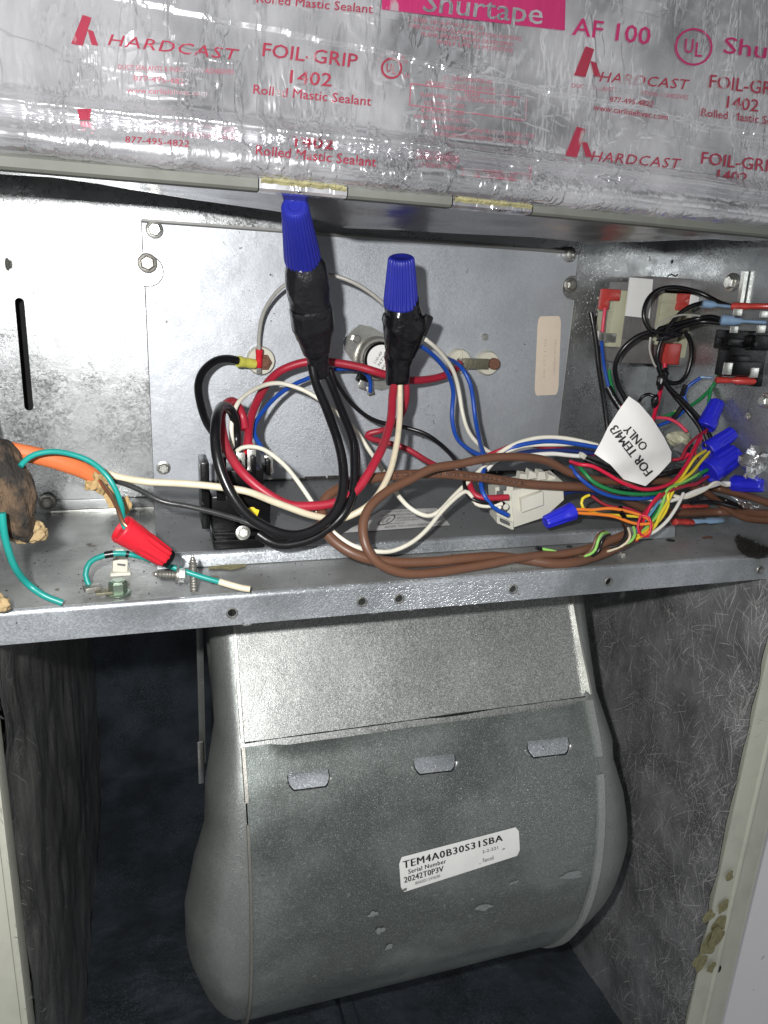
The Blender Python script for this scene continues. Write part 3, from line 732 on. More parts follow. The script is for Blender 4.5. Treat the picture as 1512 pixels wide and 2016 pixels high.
# ================================================================== FOIL TAPED PANEL
Z_LIP0, Z_LIP1 = .0405, .0455
def zcrease(x): return .0605 + .0016 * math.sin(x * 9 + .6)
def wrk(x, z):
    v = Vector((x * 130, 0, z * 26)); a = noise.noise(v) * .55 + noise.noise(v * 2.3 + Vector((3, 1, 0))) * .22
    lft = .5 + 2.2 * max(0, min(1, (.10 - x) / .14)); b = noise.noise(Vector((x * 26, 4, z * 22)))
    return (a * .00045 * lft + b * .0014)
def foilY(x, z):
    zc = zcrease(x)
    if z < zc:
        s_ = max(0, min(1, (z - Z_LIP1) / (zc - Z_LIP1))); y = -.1635 - .0075 * math.sin(math.pi * s_ ** .8) ** .7
        y += .0010 * noise.noise(Vector((x * 40, 0, z * 60))) + .5 * wrk(x, z)
    else:
        y = -.1650 + .10 * (z - zc) - .0035 * math.exp(-((z - zc - .003) / .003) ** 2) + min(1, (z - zc) / .004) * wrk(x, z)
    # overlapping tape edge along the top row
    ze = .0995 - .05 * (x - .10) + .0025 * noise.noise(Vector((x * 24, 9, 0)))
    if z > ze: y -= .0009
    return y
fp_ = empty('foil_taped_panel', (.16, -.13, .040), **T('panel sealed with wrinkled silver foil tape in red print across the top', 'panel'))
nx, nz_ = 520, 190; vs = []
for j in range(nz_ + 1):
    z = Z_LIP1 + (.20 - Z_LIP1) * (j / nz_) ** 1.15
    for i in range(nx + 1):
        x = -.13 + .60 * i / nx; vs.append((x, foilY(x, z), z))
MB().add(vs, [(j * (nx + 1) + i, j * (nx + 1) + i + 1, (j + 1) * (nx + 1) + i + 1, (j + 1) * (nx + 1) + i) for j in range(nz_) for i in range(nx)]).build('foil_tape', 'foil', fp_, angle=180)
# painted lip, in lengths, with yellow residue where tape was cut
cuts = [(-.13, .0485, 'lippaint'), (.0490, .0875, 'foil'), (.0880, .1375, 'lippaint'), (.1380, .1790, 'foil'), (.1795, .47, 'lippaint')]
for a, b, m_ in cuts:
    rs = []
    for i in range(9):
        x = a + (b - a) * i / 8; zz = Z_LIP0 + .0012 * math.sin(x * 7)
        rs.append([Vector((x, -.1560, zz)), Vector((x, -.1625, zz)), Vector((x, -.1640, zz + .0010)), Vector((x, -.1640, zz + .0046)), Vector((x, -.1630, zz + .0056))])
    MB().loft(rs, caps=False, closed=False).build('panel_lip', m_, fp_, angle=30)
for a, b in ((.0495, .087), (.1385, .1785)):
    n = 40; rows = []
    for i in range(n + 1):
        x = a + (b - a) * i / n; k = .0007 * noise.noise(Vector((x * 260, 3, 1))); t = min(1, i / 3, (n - i) / 3)
        rows.append([Vector((x, -.1641, Z_LIP1 - .0016 + k)), Vector((x, -.1652, Z_LIP1 - .0004 + k)), Vector((x, -.1652, Z_LIP1 + .0008 * t + k)), Vector((x, -.1638, Z_LIP1 + .0014 * t + k))])
    MB().loft(rows, caps=False, closed=False).build('glue_residue', 'mastic', fp_)
# drooping underside
E_ = [(-60, 336), (0, 339), (100, 345), (250, 372), (380, 393), (545, 416), (611, 430), (677, 449), (780, 453), (880, 459), (1050, 467), (1160, 478), (1263, 476), (1408, 470), (1512, 465), (1600, 462)]
eb = [onY(x, y, -.10) for x, y in E_]
def zedge(x):
    for a, b in zip(eb, eb[1:]):
        if a.x <= x <= b.x: return a.z + (b.z - a.z) * (x - a.x) / (b.x - a.x)
    return eb[0].z if x < eb[0].x else eb[-1].z
rows = []
for j in range(15):
    t = j / 12; row = []
    for i in range(121):
        x = -.12 + .58 * i / 120; zz = Z_LIP0 + .0012 * math.sin(x * 7)
        tt = min(t, 1.); z = zz + (zedge(x) - zz) * (tt ** 1.3) + .0009 * noise.noise(Vector((x * 60, t * 3, 0))) * math.sin(math.pi * tt)
        y = -.1560 + .056 * tt
        if t > 1: z += (t - 1) * .05; y += (t - 1) * .01
        row.append(Vector((x, y, z)))
    rows.append(row)
MB().loft(rows, closed=False).build('drooping_underside', 'underfoil', fp_, angle=180)
MB().bx(-.12, .46, -.096, -.020, .058, .20).build('panel_core', 'void', fp_)

def on_foil(lift=.0004):
    def f(x, y):
        Y = -.167
        for _ in range(4): P = onY(x, y, Y); Y = foilY(P.x, P.z) - lift
        return onY(x, y, Y)
    return f
def ftext(s, x0, y0, x1, y1, h, mat='print', bold=.0, ls=1., skew=0, vclip=None):
    """baseline from pixel (x0,y0) to (x1,y1), capital height h pixels"""
    L_ = math.hypot(x1 - x0, y1 - y0); nx_, ny_ = (y1 - y0) / L_, -(x1 - x0) / L_
    def fn(u, v):
        if vclip: v = max(vclip[0], min(vclip[1], v))
        return on_foil(.0005)(x0 + (x1 - x0) * u + nx_ * h * v + skew * h * v, y0 + (y1 - y0) * u + ny_ * h * v)
    return text_on(s, fn, mat, fp_, bold=bold, ls=ls)
def fpoly(polys, mat='print', name='printed_mark'):
    return poly_on(polys, on_foil(.0005), mat, fp_, name)
def subq(a, b, c, d, n=10):
    """quad as a chain of small quads so that it follows the foil"""
    out = []
    for i in range(n):
        f0, f1 = i / n, (i + 1) / n
        l = lambda p, q, f: (p[0] + (q[0] - p[0]) * f, p[1] + (q[1] - p[1]) * f)
        out.append([l(a, b, f0), l(a, b, f1), l(d, c, f1), l(d, c, f0)])
    return out
def logo(x, y, s):
    return fpoly(subq((x, y), (x + 24 * s, y + 4 * s), (x + 42 * s, y - 54 * s), (x + 24 * s, y - 60 * s), 6) + subq((x + 42 * s, y + 2 * s), (x + 56 * s, y + 4 * s), (x + 46 * s, y - 26 * s), (x + 34 * s, y - 30 * s), 5), name='printed_emblem')
logo(140, 86, .95); ftext('HARDCAST', 212, 88, 464, 118, 22, ls=1.1, skew=.25); ftext('DUCT SEALANTS & INSULATION ADHESIVES', 232, 136, 460, 146, 10, 'printpink'); ftext('877-495-4822', 262, 158, 372, 166, 11, 'printpink'); ftext('www.carlislehvac.com', 250, 182, 408, 188, 11, 'printpink')
ftext('FOIL-GRIP', 516, 110, 702, 133, 28, bold=.02); ftext('1402', 570, 163, 652, 170, 27, bold=.02); ftext('Rolled Mastic Sealant', 498, 184, 730, 208, 19, bold=.015)
def ulmark(cx, cy, r, mat='print', small=True):
    fpoly([[(cx + r * math.cos(a), cy + r * math.sin(a)), (cx + r * math.cos(b), cy + r * math.sin(b)), (cx + (r - 4) * math.cos(b), cy + (r - 4) * math.sin(b)), (cx + (r - 4) * math.cos(a), cy + (r - 4) * math.sin(a))] for a, b in [(2 * math.pi * i / 30, 2 * math.pi * (i + 1) / 30) for i in range(30)]], mat, 'printed_ring')
    ftext('U', cx - r * .5, cy + r * .30, cx - r * .06, cy + r * .34, r * .8, mat, bold=.01); ftext('L', cx + r * .06, cy + r * .5, cx + r * .42, cy + r * .54, r * .8, mat, bold=.01)
ulmark(771, 134, 21)
for i, ch in enumerate('CERTIFIED'):
    a = math.radians(205 + i * 16.5); cx, cy = 771 + 27 * math.cos(a), 134 + 27 * math.sin(a); dx, dyy = -math.sin(a), math.cos(a)
    ftext(ch, cx - dx * 2.6, cy - dyy * 2.6, cx + dx * 2.6, cy + dyy * 2.6, 7, 'printpink')
ftext('US', 793, 152, 806, 154, 9, 'printpink')
def smallblock(x0, y0, sl, rows_, h, mat='printpink'):
    for s_, dx, dyy, wd in rows_: ftext(s_, x0 + dx, y0 + dyy + dx * sl, x0 + dx + wd, y0 + dyy + (dx + wd) * sl, h, mat)
smallblock(812, 150, .10, [('CLOSURE SYSTEM FOR USE', 62, 0, 95), ('WITH RIGID AIR DUCTS AND AIR CONNECTORS', 26, 14, 165), ('181A-M', 104, 28, 28), ('FLAME SPREAD 5 SMOKE DEVELOPED 0 RATED', 16, 38, 190), ('UL 723 TESTED AS APPLIED', 22, 53, 80), ('UL 181A-M AND UL 181B-M', 16, 68, 84), ('FOR USE ON SHEET METAL DUCT', 4, 82, 112), ('APPLY WITH SQUEEGEE AND FOLLOW ALL THE APPLICATION INSTRUCTIONS', 18, 98, 222), ('STORE IN COOL DRY PLACE KEEP OUT OF REACH OF CHILDREN', 22, 112, 205)], 8.5)
bx0 = [(808, 163), (1036, 192), (1034, 236), (806, 205)]
fpoly(sum([subq(a, b, (b[0] + ox, b[1] + oy), (a[0] + ox, a[1] + oy), 12) for a, b, ox, oy in ((bx0[0], bx0[1], 0, 2), (bx0[1], bx0[2], 2, 0), (bx0[3], bx0[2], 0, 2), (bx0[0], bx0[3], 2, 0))], []), 'printpink', 'printed_frame')
logo(1130, 148, .95); ftext('HARDCAST', 1180, 160, 1352, 176, 20, ls=1.1, skew=.25); ftext('DUCT SEALANTS & INSULATION ADHESIVES', 1126, 172, 1355, 196, 9, 'printpink'); ftext('877-495-4822', 1200, 200, 1286, 210, 11); ftext('www.carlislehvac.com', 1168, 216, 1314, 236, 12)
ftext('FOIL-GRIP', 1396, 172, 1545, 190, 27, bold=.02); ftext('1402', 1430, 212, 1492, 220, 25, bold=.02); ftext('Rolled Mastic Sealant', 1380, 228, 1560, 250, 16, bold=.015)
ftext('877-495-4822', 246, 280, 372, 289, 13, 'print'); ftext('DUCT SEALANTS & INSULATION ADHESIVES', 290, 262, 462, 275, 9, 'printpink'); ftext('1402', 580, 288, 656, 294, 22, bold=.02, vclip=(0, .7)); ftext('Rolled Mastic Sealant', 503, 304, 740, 328, 20, bold=.015)
smallblock(812, 308, .08, [('FLAME SPREAD 5 SMOKE DEVELOPED', 6, 4, 86), ('UL 723 TESTED AS APPLIED BY', 6, 18, 80), ('APPLY WITH SQUEEGEE AND FOLLOW THE INSTRUCTIONS', 98, 28, 135)], 9)
fpoly(sum([subq(a, b, (b[0] + ox, b[1] + oy), (a[0] + ox, a[1] + oy), 12) for a, b, ox, oy in (((908, 330), (1044, 342), 0, 2), ((908, 343), (1044, 356), 0, 2), ((1044, 330), (1044, 358), 2, 0))], []), 'printpink', 'printed_frame')
logo(1113, 306, .95); ftext('HARDCAST', 1163, 316, 1336, 332, 20, ls=1.1, skew=.25); ftext('FOIL-GRIP', 1380, 322, 1530, 340, 25, bold=.02); ftext('1402', 1412, 352, 1470, 360, 20, bold=.02, vclip=(.25, 1))
ftext('Rolled Mastic Sealant', 505, 4, 733, 26, 18, bold=.015)
fpoly(subq((752, 18), (1112, 60), (1114, -30), (752, -60), 30), 'printmag', 'printed_band')
LT = MT['foil']
vs_, fs_ = None, None
def bandtext(s, x0, y0, x1, y1, h, mat):
    L_ = math.hypot(x1 - x0, y1 - y0); nx_, ny_ = (y1 - y0) / L_, -(x1 - x0) / L_
    return text_on(s, lambda u, v: on_foil(.0008)(x0 + (x1 - x0) * u + nx_ * h * v, y0 + (y1 - y0) * u + ny_ * h * v), mat, fp_, bold=.03)
bandtext('Shurtape', 832, 22, 1066, 48, 44, 'foil')
ftext('AF 100', 1126, 68, 1278, 88, 36, 'printmag', bold=.03); ulmark(1366, 92, 37, 'printmag'); ftext('Shurtape', 1424, 104, 1640, 132, 34, 'printmag', bold=.03)
smallblock(800, 40, .12, [('LISTED 181A-P/181B-FX UL', 4, 0, 150), ('FIRE HAZARD CLASSIFICATION RATING', 6, 13, 220), ('FLAME SPREAD SMOKE DEVELOPED', 30, 26, 180), ('SHELF LIFE 12 MONTHS', 60, 38, 150)], 8)
fpoly(subq((152, 214), (180, 214), (176, 236), (156, 236), 3), 'redbright' if 0 else 'print', 'printed_emblem')

# ================================================================== HEATER PLATE
hp = empty('heater_plate', (.155, 0, -.128), **T('grey galvanised heater mounting plate behind the wires, carrying round ceramic insulators', 'mounting plate'))
def w0(x, y): P = onY(x, y, -.0022); return P.x, P.z
TL, TR, BRr, BL = w0(278, 433), w0(1139, 497), w0(1092, 935), w0(303, 950)
nl, nr = w0(291, 533), w0(1124, 566)
def arcpts(c, r, a0, a1, n=10): return [(c[0] + r * math.cos(math.radians(a0 + (a1 - a0) * i / n)), c[1] + r * math.sin(math.radians(a0 + (a1 - a0) * i / n))) for i in range(n + 1)]
out = [TL, (TR[0], TR[1]), (TR[0], nr[1] + .0085)] + arcpts((nr[0] + .001, nr[1]), .0082, 80, 265) + [(TR[0] + .001, nr[1] - .0090), (TR[0] + .0005, ZT + .001), (BL[0], ZT + .001), (TL[0] + .0005, nl[1] - .0098)] + \
    [(nl[0] - .003, nl[1] - .0092)] + arcpts((nl[0], nl[1]), .0092, -75, 75) + [(nl[0] - .0035, nl[1] + .0095), (TL[0], nl[1] + .0108)]
plate(out, [], .0016, (0, -.0022, 0), X3, Z3, Y3).build('plate_sheet', 'plate', hp, smooth=False)
ed = MB(); lp = [Vector((a, -.0021, b)) for a, b in out] ; lp.append(lp[0]); tube(ed, lp, .00042, 6); ed.build('cut_edge', 'cutedge', hp)
mb = MB(); mb.loft([[(TL[0], -.0050, TL[1] - .0008), (TL[0], -.0024, TL[1] - .0016), (TL[0], -.0021, TL[1] + .0006), (TL[0], -.0050, TL[1] + .0006)], [(TR[0], -.0050, TR[1] - .0008), (TR[0], -.0024, TR[1] - .0016), (TR[0], -.0021, TR[1] + .0006), (TR[0], -.0050, TR[1] + .0006)]]).build('top_fold', 'cutedge', hp)
N_ = (0, -1, 0)
for x, y, r, m_ in ((304, 452, .0044, 'zinc'), (1121, 501, .0046, 'zinc'), (1123, 561, .0044, 'dullzinc'), (953, 663, .0030, 'zinc')):
    screw('screw', onY(x, y, -.0028), N_, r, m_, hp, flange=(y != 663))
P = onY(1122, 501, -.0075); MB().loft([ring(P + Vector((0, .004, 0)), X3, Z3, .0042, n=18), ring(P, X3, Z3, .0044, n=18), ring(P - Y3 * .0022, X3, Z3, .0034, n=18), ring(P - Y3 * .0032, X3, Z3, .0012, n=18)]).build('screw_head', 'zinc', hp)
# cream blank sticker
sk = quadfn([(1052, 779), (1099, 777), (1105, 622), (1059, 623)], lambda x, y: onY(x, y, -.0026))
stk = poly_on([rrect(0, 0, 1, 1, .12)], lambda u, v: sk(u, .5 + (v - .5)), 'creamlabel', hp, 'sticker')
sk3 = quadfn([(1052, 779), (1099, 777), (1105, 622), (1059, 623)], lambda x, y: onY(x, y, -.0028))
text_on('20 1175 04', lambda u, v: sk3(.32 + .10 * (1 - v), .22 + .5 * (1 - u)), 'fadedink', stk)
text_on('HEATER ASSEMBLY', lambda u, v: sk3(.74 + .10 * (1 - v), .25 + .45 * (1 - u)), 'fadedink', stk)
# ceramic insulators with bolts
def insulator(x, y, r, hh=.006, slit=False):
    P = onY(x, y, -.0022); mb = MB()
    mb.loft([ring(P, X3, Z3, r, n=28), ring(P - Y3 * hh * .7, X3, Z3, r, n=28), ring(P - Y3 * hh, X3, Z3, r * .9, n=28), ring(P - Y3 * hh, X3, Z3, r * .35, n=28), ring(P - Y3 * (hh - .002), X3, Z3, r * .3, n=28)])
    o = mb.build('ceramic_insulator', 'ceramic', hp)
    if slit: MB().bx(P.x - .0007, P.x + .0007, P.y - hh - .0012, P.y - hh + .0005, P.z - r * .85, P.z + r * .85, .0004).build('ridge', 'ceramic', o)
    return o, P
o, P = insulator(512, 709, .0095); i1 = P
u, v = X3, Z3; q_ = P + Vector((.001, -.006, -.0005))
mb = MB(); mb.loft([ring(q_, u, v, .0054, n=6), ring(q_ - Y3 * .0040, u, v, .0054, n=6), ring(q_ - Y3 * .0044, u, v, .0046, n=6)]); mb.build('terminal_bolt', 'rust', o, angle=25)
mb = MB(); mb.loft([ring(q_ - Y3 * .0044, u, v, .0032, n=14), ring(q_ - Y3 * .0070, u, v, .0030, n=14)]); mb.build('terminal_stud', 'rust', o)
o2, P2 = insulator(900, 710, .0088, slit=True); o3, P3 = insulator(956, 714, .0088)
q_ = P3 + Vector((.0030, -.0065, .0)); mb = MB(); mb.loft([ring(q_, u, v, .0042, n=16), ring(q_ - Y3 * .0030, u, v, .0042, n=16), ring(q_ - Y3 * .0036, u, v, .0034, n=16)]); mb.build('rusty_terminal_head', 'rust', o3)
a, b = onY(913, 705, -.011), onY(960, 727, -.011)
mb = MB().bx(a.x, b.x, -.0125, -.0105, b.z, a.z, .0005); o_ = mb.build('terminal_strap', 'brass', o3)
for k in range(3): MB().bx(a.x + .002 + .0032 * k, a.x + .003 + .0032 * k, -.0130, -.0124, b.z + .001, a.z - .001, .0002).build('strap_ridge', 'brass', o_)
MB().bx(a.x - .003, a.x + .0005, -.0115, -.0060, b.z + .0008, a.z - .0008, .0004).build('strap_end', 'dullzinc', o3)
# limit switch
P = onY(742, 705, -.0030)
ls_ = empty('limit_switch', P, **T('round limit switch in a grey metal cup, half hidden behind the shorter taped splice', 'limit switch'))
mb = MB(); cs = [P + Vector((-.010, 0, .0105)), P + Vector((.0135, 0, -.012))]
outl = [(-.020, .018), (-.0235, .012), (-.0235, .004), (-.017, -.004), (-.012, -.019), (.004, -.0225), (.016, -.018), (.020, -.005), (.016, .010), (.006, .016), (-.006, .0215), (-.014, .0225)]
plate([(P.x + a * 1.0, P.z + b) for a, b in outl], [], .0014, (0, -.0050, 0), X3, Z3, Y3).build('mounting_flange', 'zinc', ls_)
screw('screw', onY(701, 667, -.0052), N_, .0034, 'zinc', ls_, flange=False)
q_ = onY(742, 706, -.005)
MB().loft([ring(q_, X3, Z3, .0155, n=32), ring(q_ - Y3 * .004, X3, Z3, .0152, n=32), ring(q_ - Y3 * .006, X3, Z3, .0140, n=32), ring(q_ - Y3 * .006, X3, Z3, .0122, n=32), ring(q_ - Y3 * .0035, X3, Z3, .0120, n=32)]).build('switch_cup', 'dullzinc', ls_)
MB().loft([ring(q_ - Y3 * .004, X3, Z3, .0120, n=32), ring(q_ - Y3 * .0095, X3, Z3, .0118, n=32), ring(q_ - Y3 * .0102, X3, Z3, .0110, n=32)]).build('switch_body', 'blackplastic', ls_)
dsk = MB().loft([ring(q_ - Y3 * .0101, X3, Z3, .0102, n=32), ring(q_ - Y3 * .0106, X3, Z3, .0102, n=32)]).build('switch_label', 'label', ls_)
for s_, d in (('L165-40F', .0022), ('36T21', -.0012), ('601001', -.0048)):
    uu = Vector((.55, 0, .83)); vv = Vector((-.83, 0, .55)); base = q_ - Y3 * .0109 - uu * .0045 + vv * d
    text_on(s_, lambda a, b, base=base, uu=uu, vv=vv: base + uu * (.009 * a) + vv * (.0020 * b), 'ink', dsk)
MB().box(onY(716, 748, -.012), (.011, .0050, .006), Matrix.Rotation(.5, 3, 'Y'), .001).build('terminal_block', 'blackplastic', ls_)
t_ = onY(715, 758, -.016)
MB().box(t_, (.0065, .0012, .0055), Matrix.Rotation(.35, 3, 'Y'), .0004).build('spade_terminal', 'zinc', ls_)
MB().box(onY(728, 768, -.016), (.0045, .0016, .0060), Matrix.Rotation(-.3, 3, 'Y'), .0004).build('spade_terminal', 'dullzinc', ls_)

# ================================================================== RELAY (black, on the tray)
YR = -.112
def bxpx(x0, y0, x1, y1, Y):   # rectangle seen at Y
    return onY(x0, (y0 + y1) / 2, Y).x, onY(x1, (y0 + y1) / 2, Y).x, onY((x0 + x1) / 2, y1, Y).z, onY((x0 + x1) / 2, y0, Y).z
rl = empty('power_relay', onT(478, 1066, 0), **T('black boxy relay with a yellow paint dot under the left side of the wire loops', 'relay'))
x0, x1, z0, z1 = bxpx(417, 976, 533, 1052, YR)
zb_ = ZT + KT * YR
MB().bx(x0, x1, YR, YR + .030, zb_ + .009, z1, .0012).build('relay_cover', 'blackplastic', rl)
MB().bx(x0 + .0003, x1 - .004, YR - .0045, YR + .030, zb_ + .0003, zb_ + .0060, .0012).build('relay_foot', 'blackplastic', rl)
MB().bx(x0 + .001, x1 - .003, YR - .002, YR + .028, zb_ + .006, zb_ + .0092, .0006).build('relay_base', 'blackplastic', rl)
MB().bx(x0 - .0050, x0 - .0005, YR + .004, YR + .026, zb_ + .010, z1 + .018, .0008).build('relay_flange', 'blackplastic', rl)
MB().bx(x0 + .004, x1 - .003, YR + .005, YR + .026, z1 - .001, z1 + .013, .0010).build('terminal_deck', 'blackplastic', rl)
for k in range(4): MB().bx(x0 + .006 + .008 * k, x0 + .0085 + .008 * k, YR + .003, YR + .024, z1 + .010, z1 + .021 - .002 * (k % 2), .0006).build('deck_barrier', 'blackplastic', rl)
for k in range(3): MB().bx(x0 + .0028 + .010 * k, x0 + .0075 + .010 * k, YR - .0008, YR + .002, z1 - .0025, z1 + .005, .0005).build('deck_clip', 'blackplastic', rl)
for dx, hh in ((.0145, .0120), (.0205, .0135), (.0300, .0100)):
    MB().bx(x0 + dx, x0 + dx + .0048, YR + .009, YR + .0105, z1 + .010, z1 + .010 + hh, .0004).build('spade_terminal', 'zinc', rl)
screw('screw', onY(478, 1048, YR - .004) + Vector((0, -.0005, 0)), (0, -1, .25), .0034, 'zinc', rl)
dq = onY(494, 1009, YR - .0004); bm_ = MB(); bm_.add([dq - Y3 * .0007] + [dq + X3 * (.0043 * (1 + .15 * math.sin(i * 1.9)) * math.cos(i * math.pi / 8)) + Z3 * (.0030 * (1 + .12 * math.sin(i * 2.3)) * math.sin(i * math.pi / 8)) for i in range(16)], [(0, i + 1, (i + 1) % 16 + 1) for i in range(16)])
bm_.build('paint_dot', 'yellowdot', rl)

# ================================================================== TAPED SPLICES AND WIRE NUTS
def flute(n, amp, a): c_ = math.cos(n * a); return 1 + amp * (abs(c_) ** .5 * (1 if c_ > 0 else -1))
def wire_nut(tip, mouth, r_tip, r_mouth, mat, label, group=None, n=14, collar=.22, amp=.05, tipmat=None, dark_tip=False, wings=0.):
    """tip, mouth: 3-D points; ribbed tapering cap, hollow at the mouth"""
    tip, mouth = Vector(tip), Vector(mouth); ax = (tip - mouth); L_ = ax.length; ax.normalize(); u, v = frame(ax); mb = MB(); rings = []
    ns = 182 if n > 12 else 99
    def rg(t, r, a_): return ring(mouth + ax * L_ * t, u, v, r, n=ns, prof=(lambda a: flute(n, a_, a) + wings * max(0, 1 - abs(t - .18) * 4) * max(0, math.cos(2 * a)) ** 6))
    rings.append(rg(.06, r_mouth * .70, 0)); rings.append(rg(.0, r_mouth * .86, 0)); rings.append(rg(.0, r_mouth * .97, 0)); rings.append(rg(.03, r_mouth, 0))
    for k in range(12):
        t = .03 + .93 * k / 11; r = r_mouth + (r_tip - r_mouth) * t
        rings.append(rg(t, r * (1. if t > collar else 1.03), 0 if t < collar else amp * min(1, (t - collar) / .08)))
    rings.append(rg(.985, r_tip * .95, amp)); rings.append(rg(1.0, r_tip * .84, amp * .5)); rings.append(rg(1.0, r_tip * .55, 0)); rings.append(rg(.99, r_tip * .45, 0))
    mb.loft(rings)
    o = mb.build('wire_nut', mat, None, angle=30, **T(label, 'wire nut', group))
    if dark_tip:
        MB().loft([ring(tip - ax * .0006, u, v, r_tip * .97, n=28), ring(tip + ax * .0018, u, v, r_tip * .90, n=28), ring(tip + ax * .0024, u, v, r_tip * .6, n=28)]).build('nut_tip', 'blackplastic', o)
    return o
def px2m(px, P): return px / F * (P - C).dot(R @ Vector((0, 0, -1)))
def nutpx(tp, mp, wt, wm, mat, label, group=None, **k):
    t_, m_ = pt(*tp), pt(*mp); return wire_nut(t_, m_, px2m(wt / 2, t_), px2m(wm / 2, m_), mat, label, group, **k)
t1 = onZ(580, 404, .0385); m1 = pt(596, 512, 10.8)
wire_nut(t1, m1, px2m(26, t1), px2m(36, m1), 'bluebignut', 'big blue ribbed wire nut whose tip touches the panel underside', 'big blue wire nuts on taped splices', n=26, collar=.0, amp=.045)
nutpx((790, 506, 9.5), (789, 602, 8.5), 50, 68, 'bluebignut', 'big blue ribbed wire nut on the shorter glossy taped splice', 'big blue wire nuts on taped splices', n=26, collar=.0, amp=.045)
def tapewrap(layers, label, seed, mat):
    """layers of (x, y, h, width px, aspect): each turn of tape ends in its own crisp edge"""
    par = None
    for li, secs in enumerate(layers):
        pts = [pt(s[0], s[1], s[2]) for s in secs]; rings = []; n = 48; allp = []
        for i in range(len(secs) - 1):
            for k in range(8):
                t = k / 8; allp.append((pts[i].lerp(pts[i + 1], t), secs[i][3] + (secs[i + 1][3] - secs[i][3]) * t, secs[i][4] + (secs[i + 1][4] - secs[i][4]) * t))
        allp.append((pts[-1], secs[-1][3], secs[-1][4])); ax = (pts[-1] - pts[0]).normalized(); u = ax.cross(Vector((0, 1, 0))).normalized(); v = ax.cross(u)
        tl = .22 * math.sin(seed + li * 2.1)
        for i, (p, wd, asp) in enumerate(allp):
            r = px2m(wd / 2, p); rg = []; e = 1 if 0 < i < len(allp) - 1 else .94
            for j in range(n):
                a = 2 * math.pi * j / n; ex = .62
                dr = math.copysign(abs(math.cos(a)) ** ex, math.cos(a)), math.copysign(abs(math.sin(a)) ** ex, math.sin(a)); nn_ = .5 * (1 + 1 / max(1e-6, math.hypot(*dr)))
                q = Vector((math.cos(a) * 1.3, math.sin(a) * 1.3, i * .10 + seed + li * 5)); k = e * nn_ * (1 + .07 * noise.noise(q) + .025 * noise.noise(q * 2.9))
                fold = max(0, 1 - abs(((i * .035 + a / 6.283 + seed) % .5) - .25) * 18); k += .035 * fold
                rg.append(p + u * (r * k * dr[0]) + v * (r * k * asp * dr[1]) + ax * (tl * r * math.cos(a + li)))
            rings.append(rg)
        o = MB().loft(rings).build('electrical_tape' if par is None else 'tape_turn', mat, par, angle=32, **(T(label, 'electrical tape', 'black tape wound over the big splices') if par is None else {}))
        par = par or o
    return par
tapewrap([[(601, 506, 10.9, 72, .8), (604, 540, 10.6, 84, .85), (608, 590, 10.2, 82, .85), (611, 612, 10.0, 80, .8)],
          [(611, 600, 10.1, 88, .85), (616, 640, 9.6, 84, .85), (620, 670, 9.2, 66, .85), (623, 694, 8.9, 54, .85)],
          [(620, 672, 9.0, 56, .8), (625, 706, 8.6, 42, .9), (629, 738, 8.2, 35, .95)]], 'long dull black tape wrap under the taller blue nut', 1.3, 'tape')
tapewrap([[(789, 590, 8.6, 66, .8), (791, 608, 8.5, 72, .85), (794, 632, 8.3, 82, .85)],
          [(793, 618, 8.4, 80, .85), (797, 645, 8.2, 88, .85), (792, 676, 8.0, 70, .85), (787, 705, 7.9, 56, .8)],
          [(788, 690, 7.9, 60, .8), (784, 722, 7.7, 47, .85), (782, 756, 7.5, 45, .85)]], 'short glossy black tape wrap on the red and cream wire splice', 4.1, 'glosstape')
MB().box(pt(835, 640, 8.4), (.006, .008, .013), Matrix.Rotation(.35, 3, 'Y'), .002).build('tape_end', 'tape', None, **T('loose folded black tape end sticking out right of the glossy taped splice', 'electrical tape'))
# the rest of the wire nuts
nutpx((327, 1098, 16.2), (238, 1040, 16.6), 40, 58, 'redplastic', 'large red wire nut with a black tip joining the copper and teal wires', n=11, collar=.42, amp=.045, dark_tip=True)
BN = 'small blue wire nuts on the low voltage splices'
nutpx((1413, 790, 8.5), (1388, 842, 9.0), 27, 36, 'bluenut', 'small blue wire nut pointing up, topmost of the group by the right edge', BN, n=9, collar=.3, amp=.05, wings=.18)
nutpx((1444, 851, 9.5), (1394, 886, 10), 27, 36, 'bluenut', 'small blue wire nut on a yellow wire pair, just below the topmost one', BN, n=9, collar=.3, amp=.05, wings=.18)
nutpx((1449, 893, 10), (1394, 930, 10.8), 42, 50, 'bluenut', 'fat blue wire nut covering the most wires, middle of the right group', BN, n=11, collar=.3, amp=.05, wings=.12)
nutpx((1504, 956, 10.5), (1448, 952, 11), 26, 34, 'bluenut', 'small blue wire nut lying level on the twisted white wires', BN, n=9, collar=.3, amp=.05, wings=.18)
nutpx((1073, 1029, 13.0), (1128, 1006, 13.0), 26, 36, 'bluenut', 'small blue wire nut on the orange wires, alone beside the white plug', BN, n=9, collar=.3, amp=.05, wings=.18)

# ================================================================== WHITE PLUG
def prism(face, dirv, depth, bev=0): # face: list of 3D points ccw
    d = Vector(dirv).normalized() * depth; n = len(face); mb = MB()
    return mb.add(list(face) + [p + d for p in face], [tuple(range(n)), tuple(range(2 * n - 1, n - 1, -1))] + [(i, (i + 1) % n, (i + 1) % n + n, i + n) for i in range(n)])
pc = empty('plug_connector', pt(1050, 1030, 12.5), **T('white nylon multi pin plug lying on the tray', 'plug'))
H_ = 11.5
body = [pt(x, y, H_) for x, y in ((1006, 966), (1108, 948), (1110, 984), (1072, 1018), (1012, 1038))]
dq_ = Vector((.1, 1, .12)); prism(body, dq_, .020).build('plug_body', 'nylon', pc, angle=20)
prism([pt(x, y, H_ - .1) for x, y in ((975, 960), (1010, 956), (1012, 1042), (1008, 1043), (979, 1030))], dq_, .014).build('plug_mouth', 'nylon', pc, angle=20)
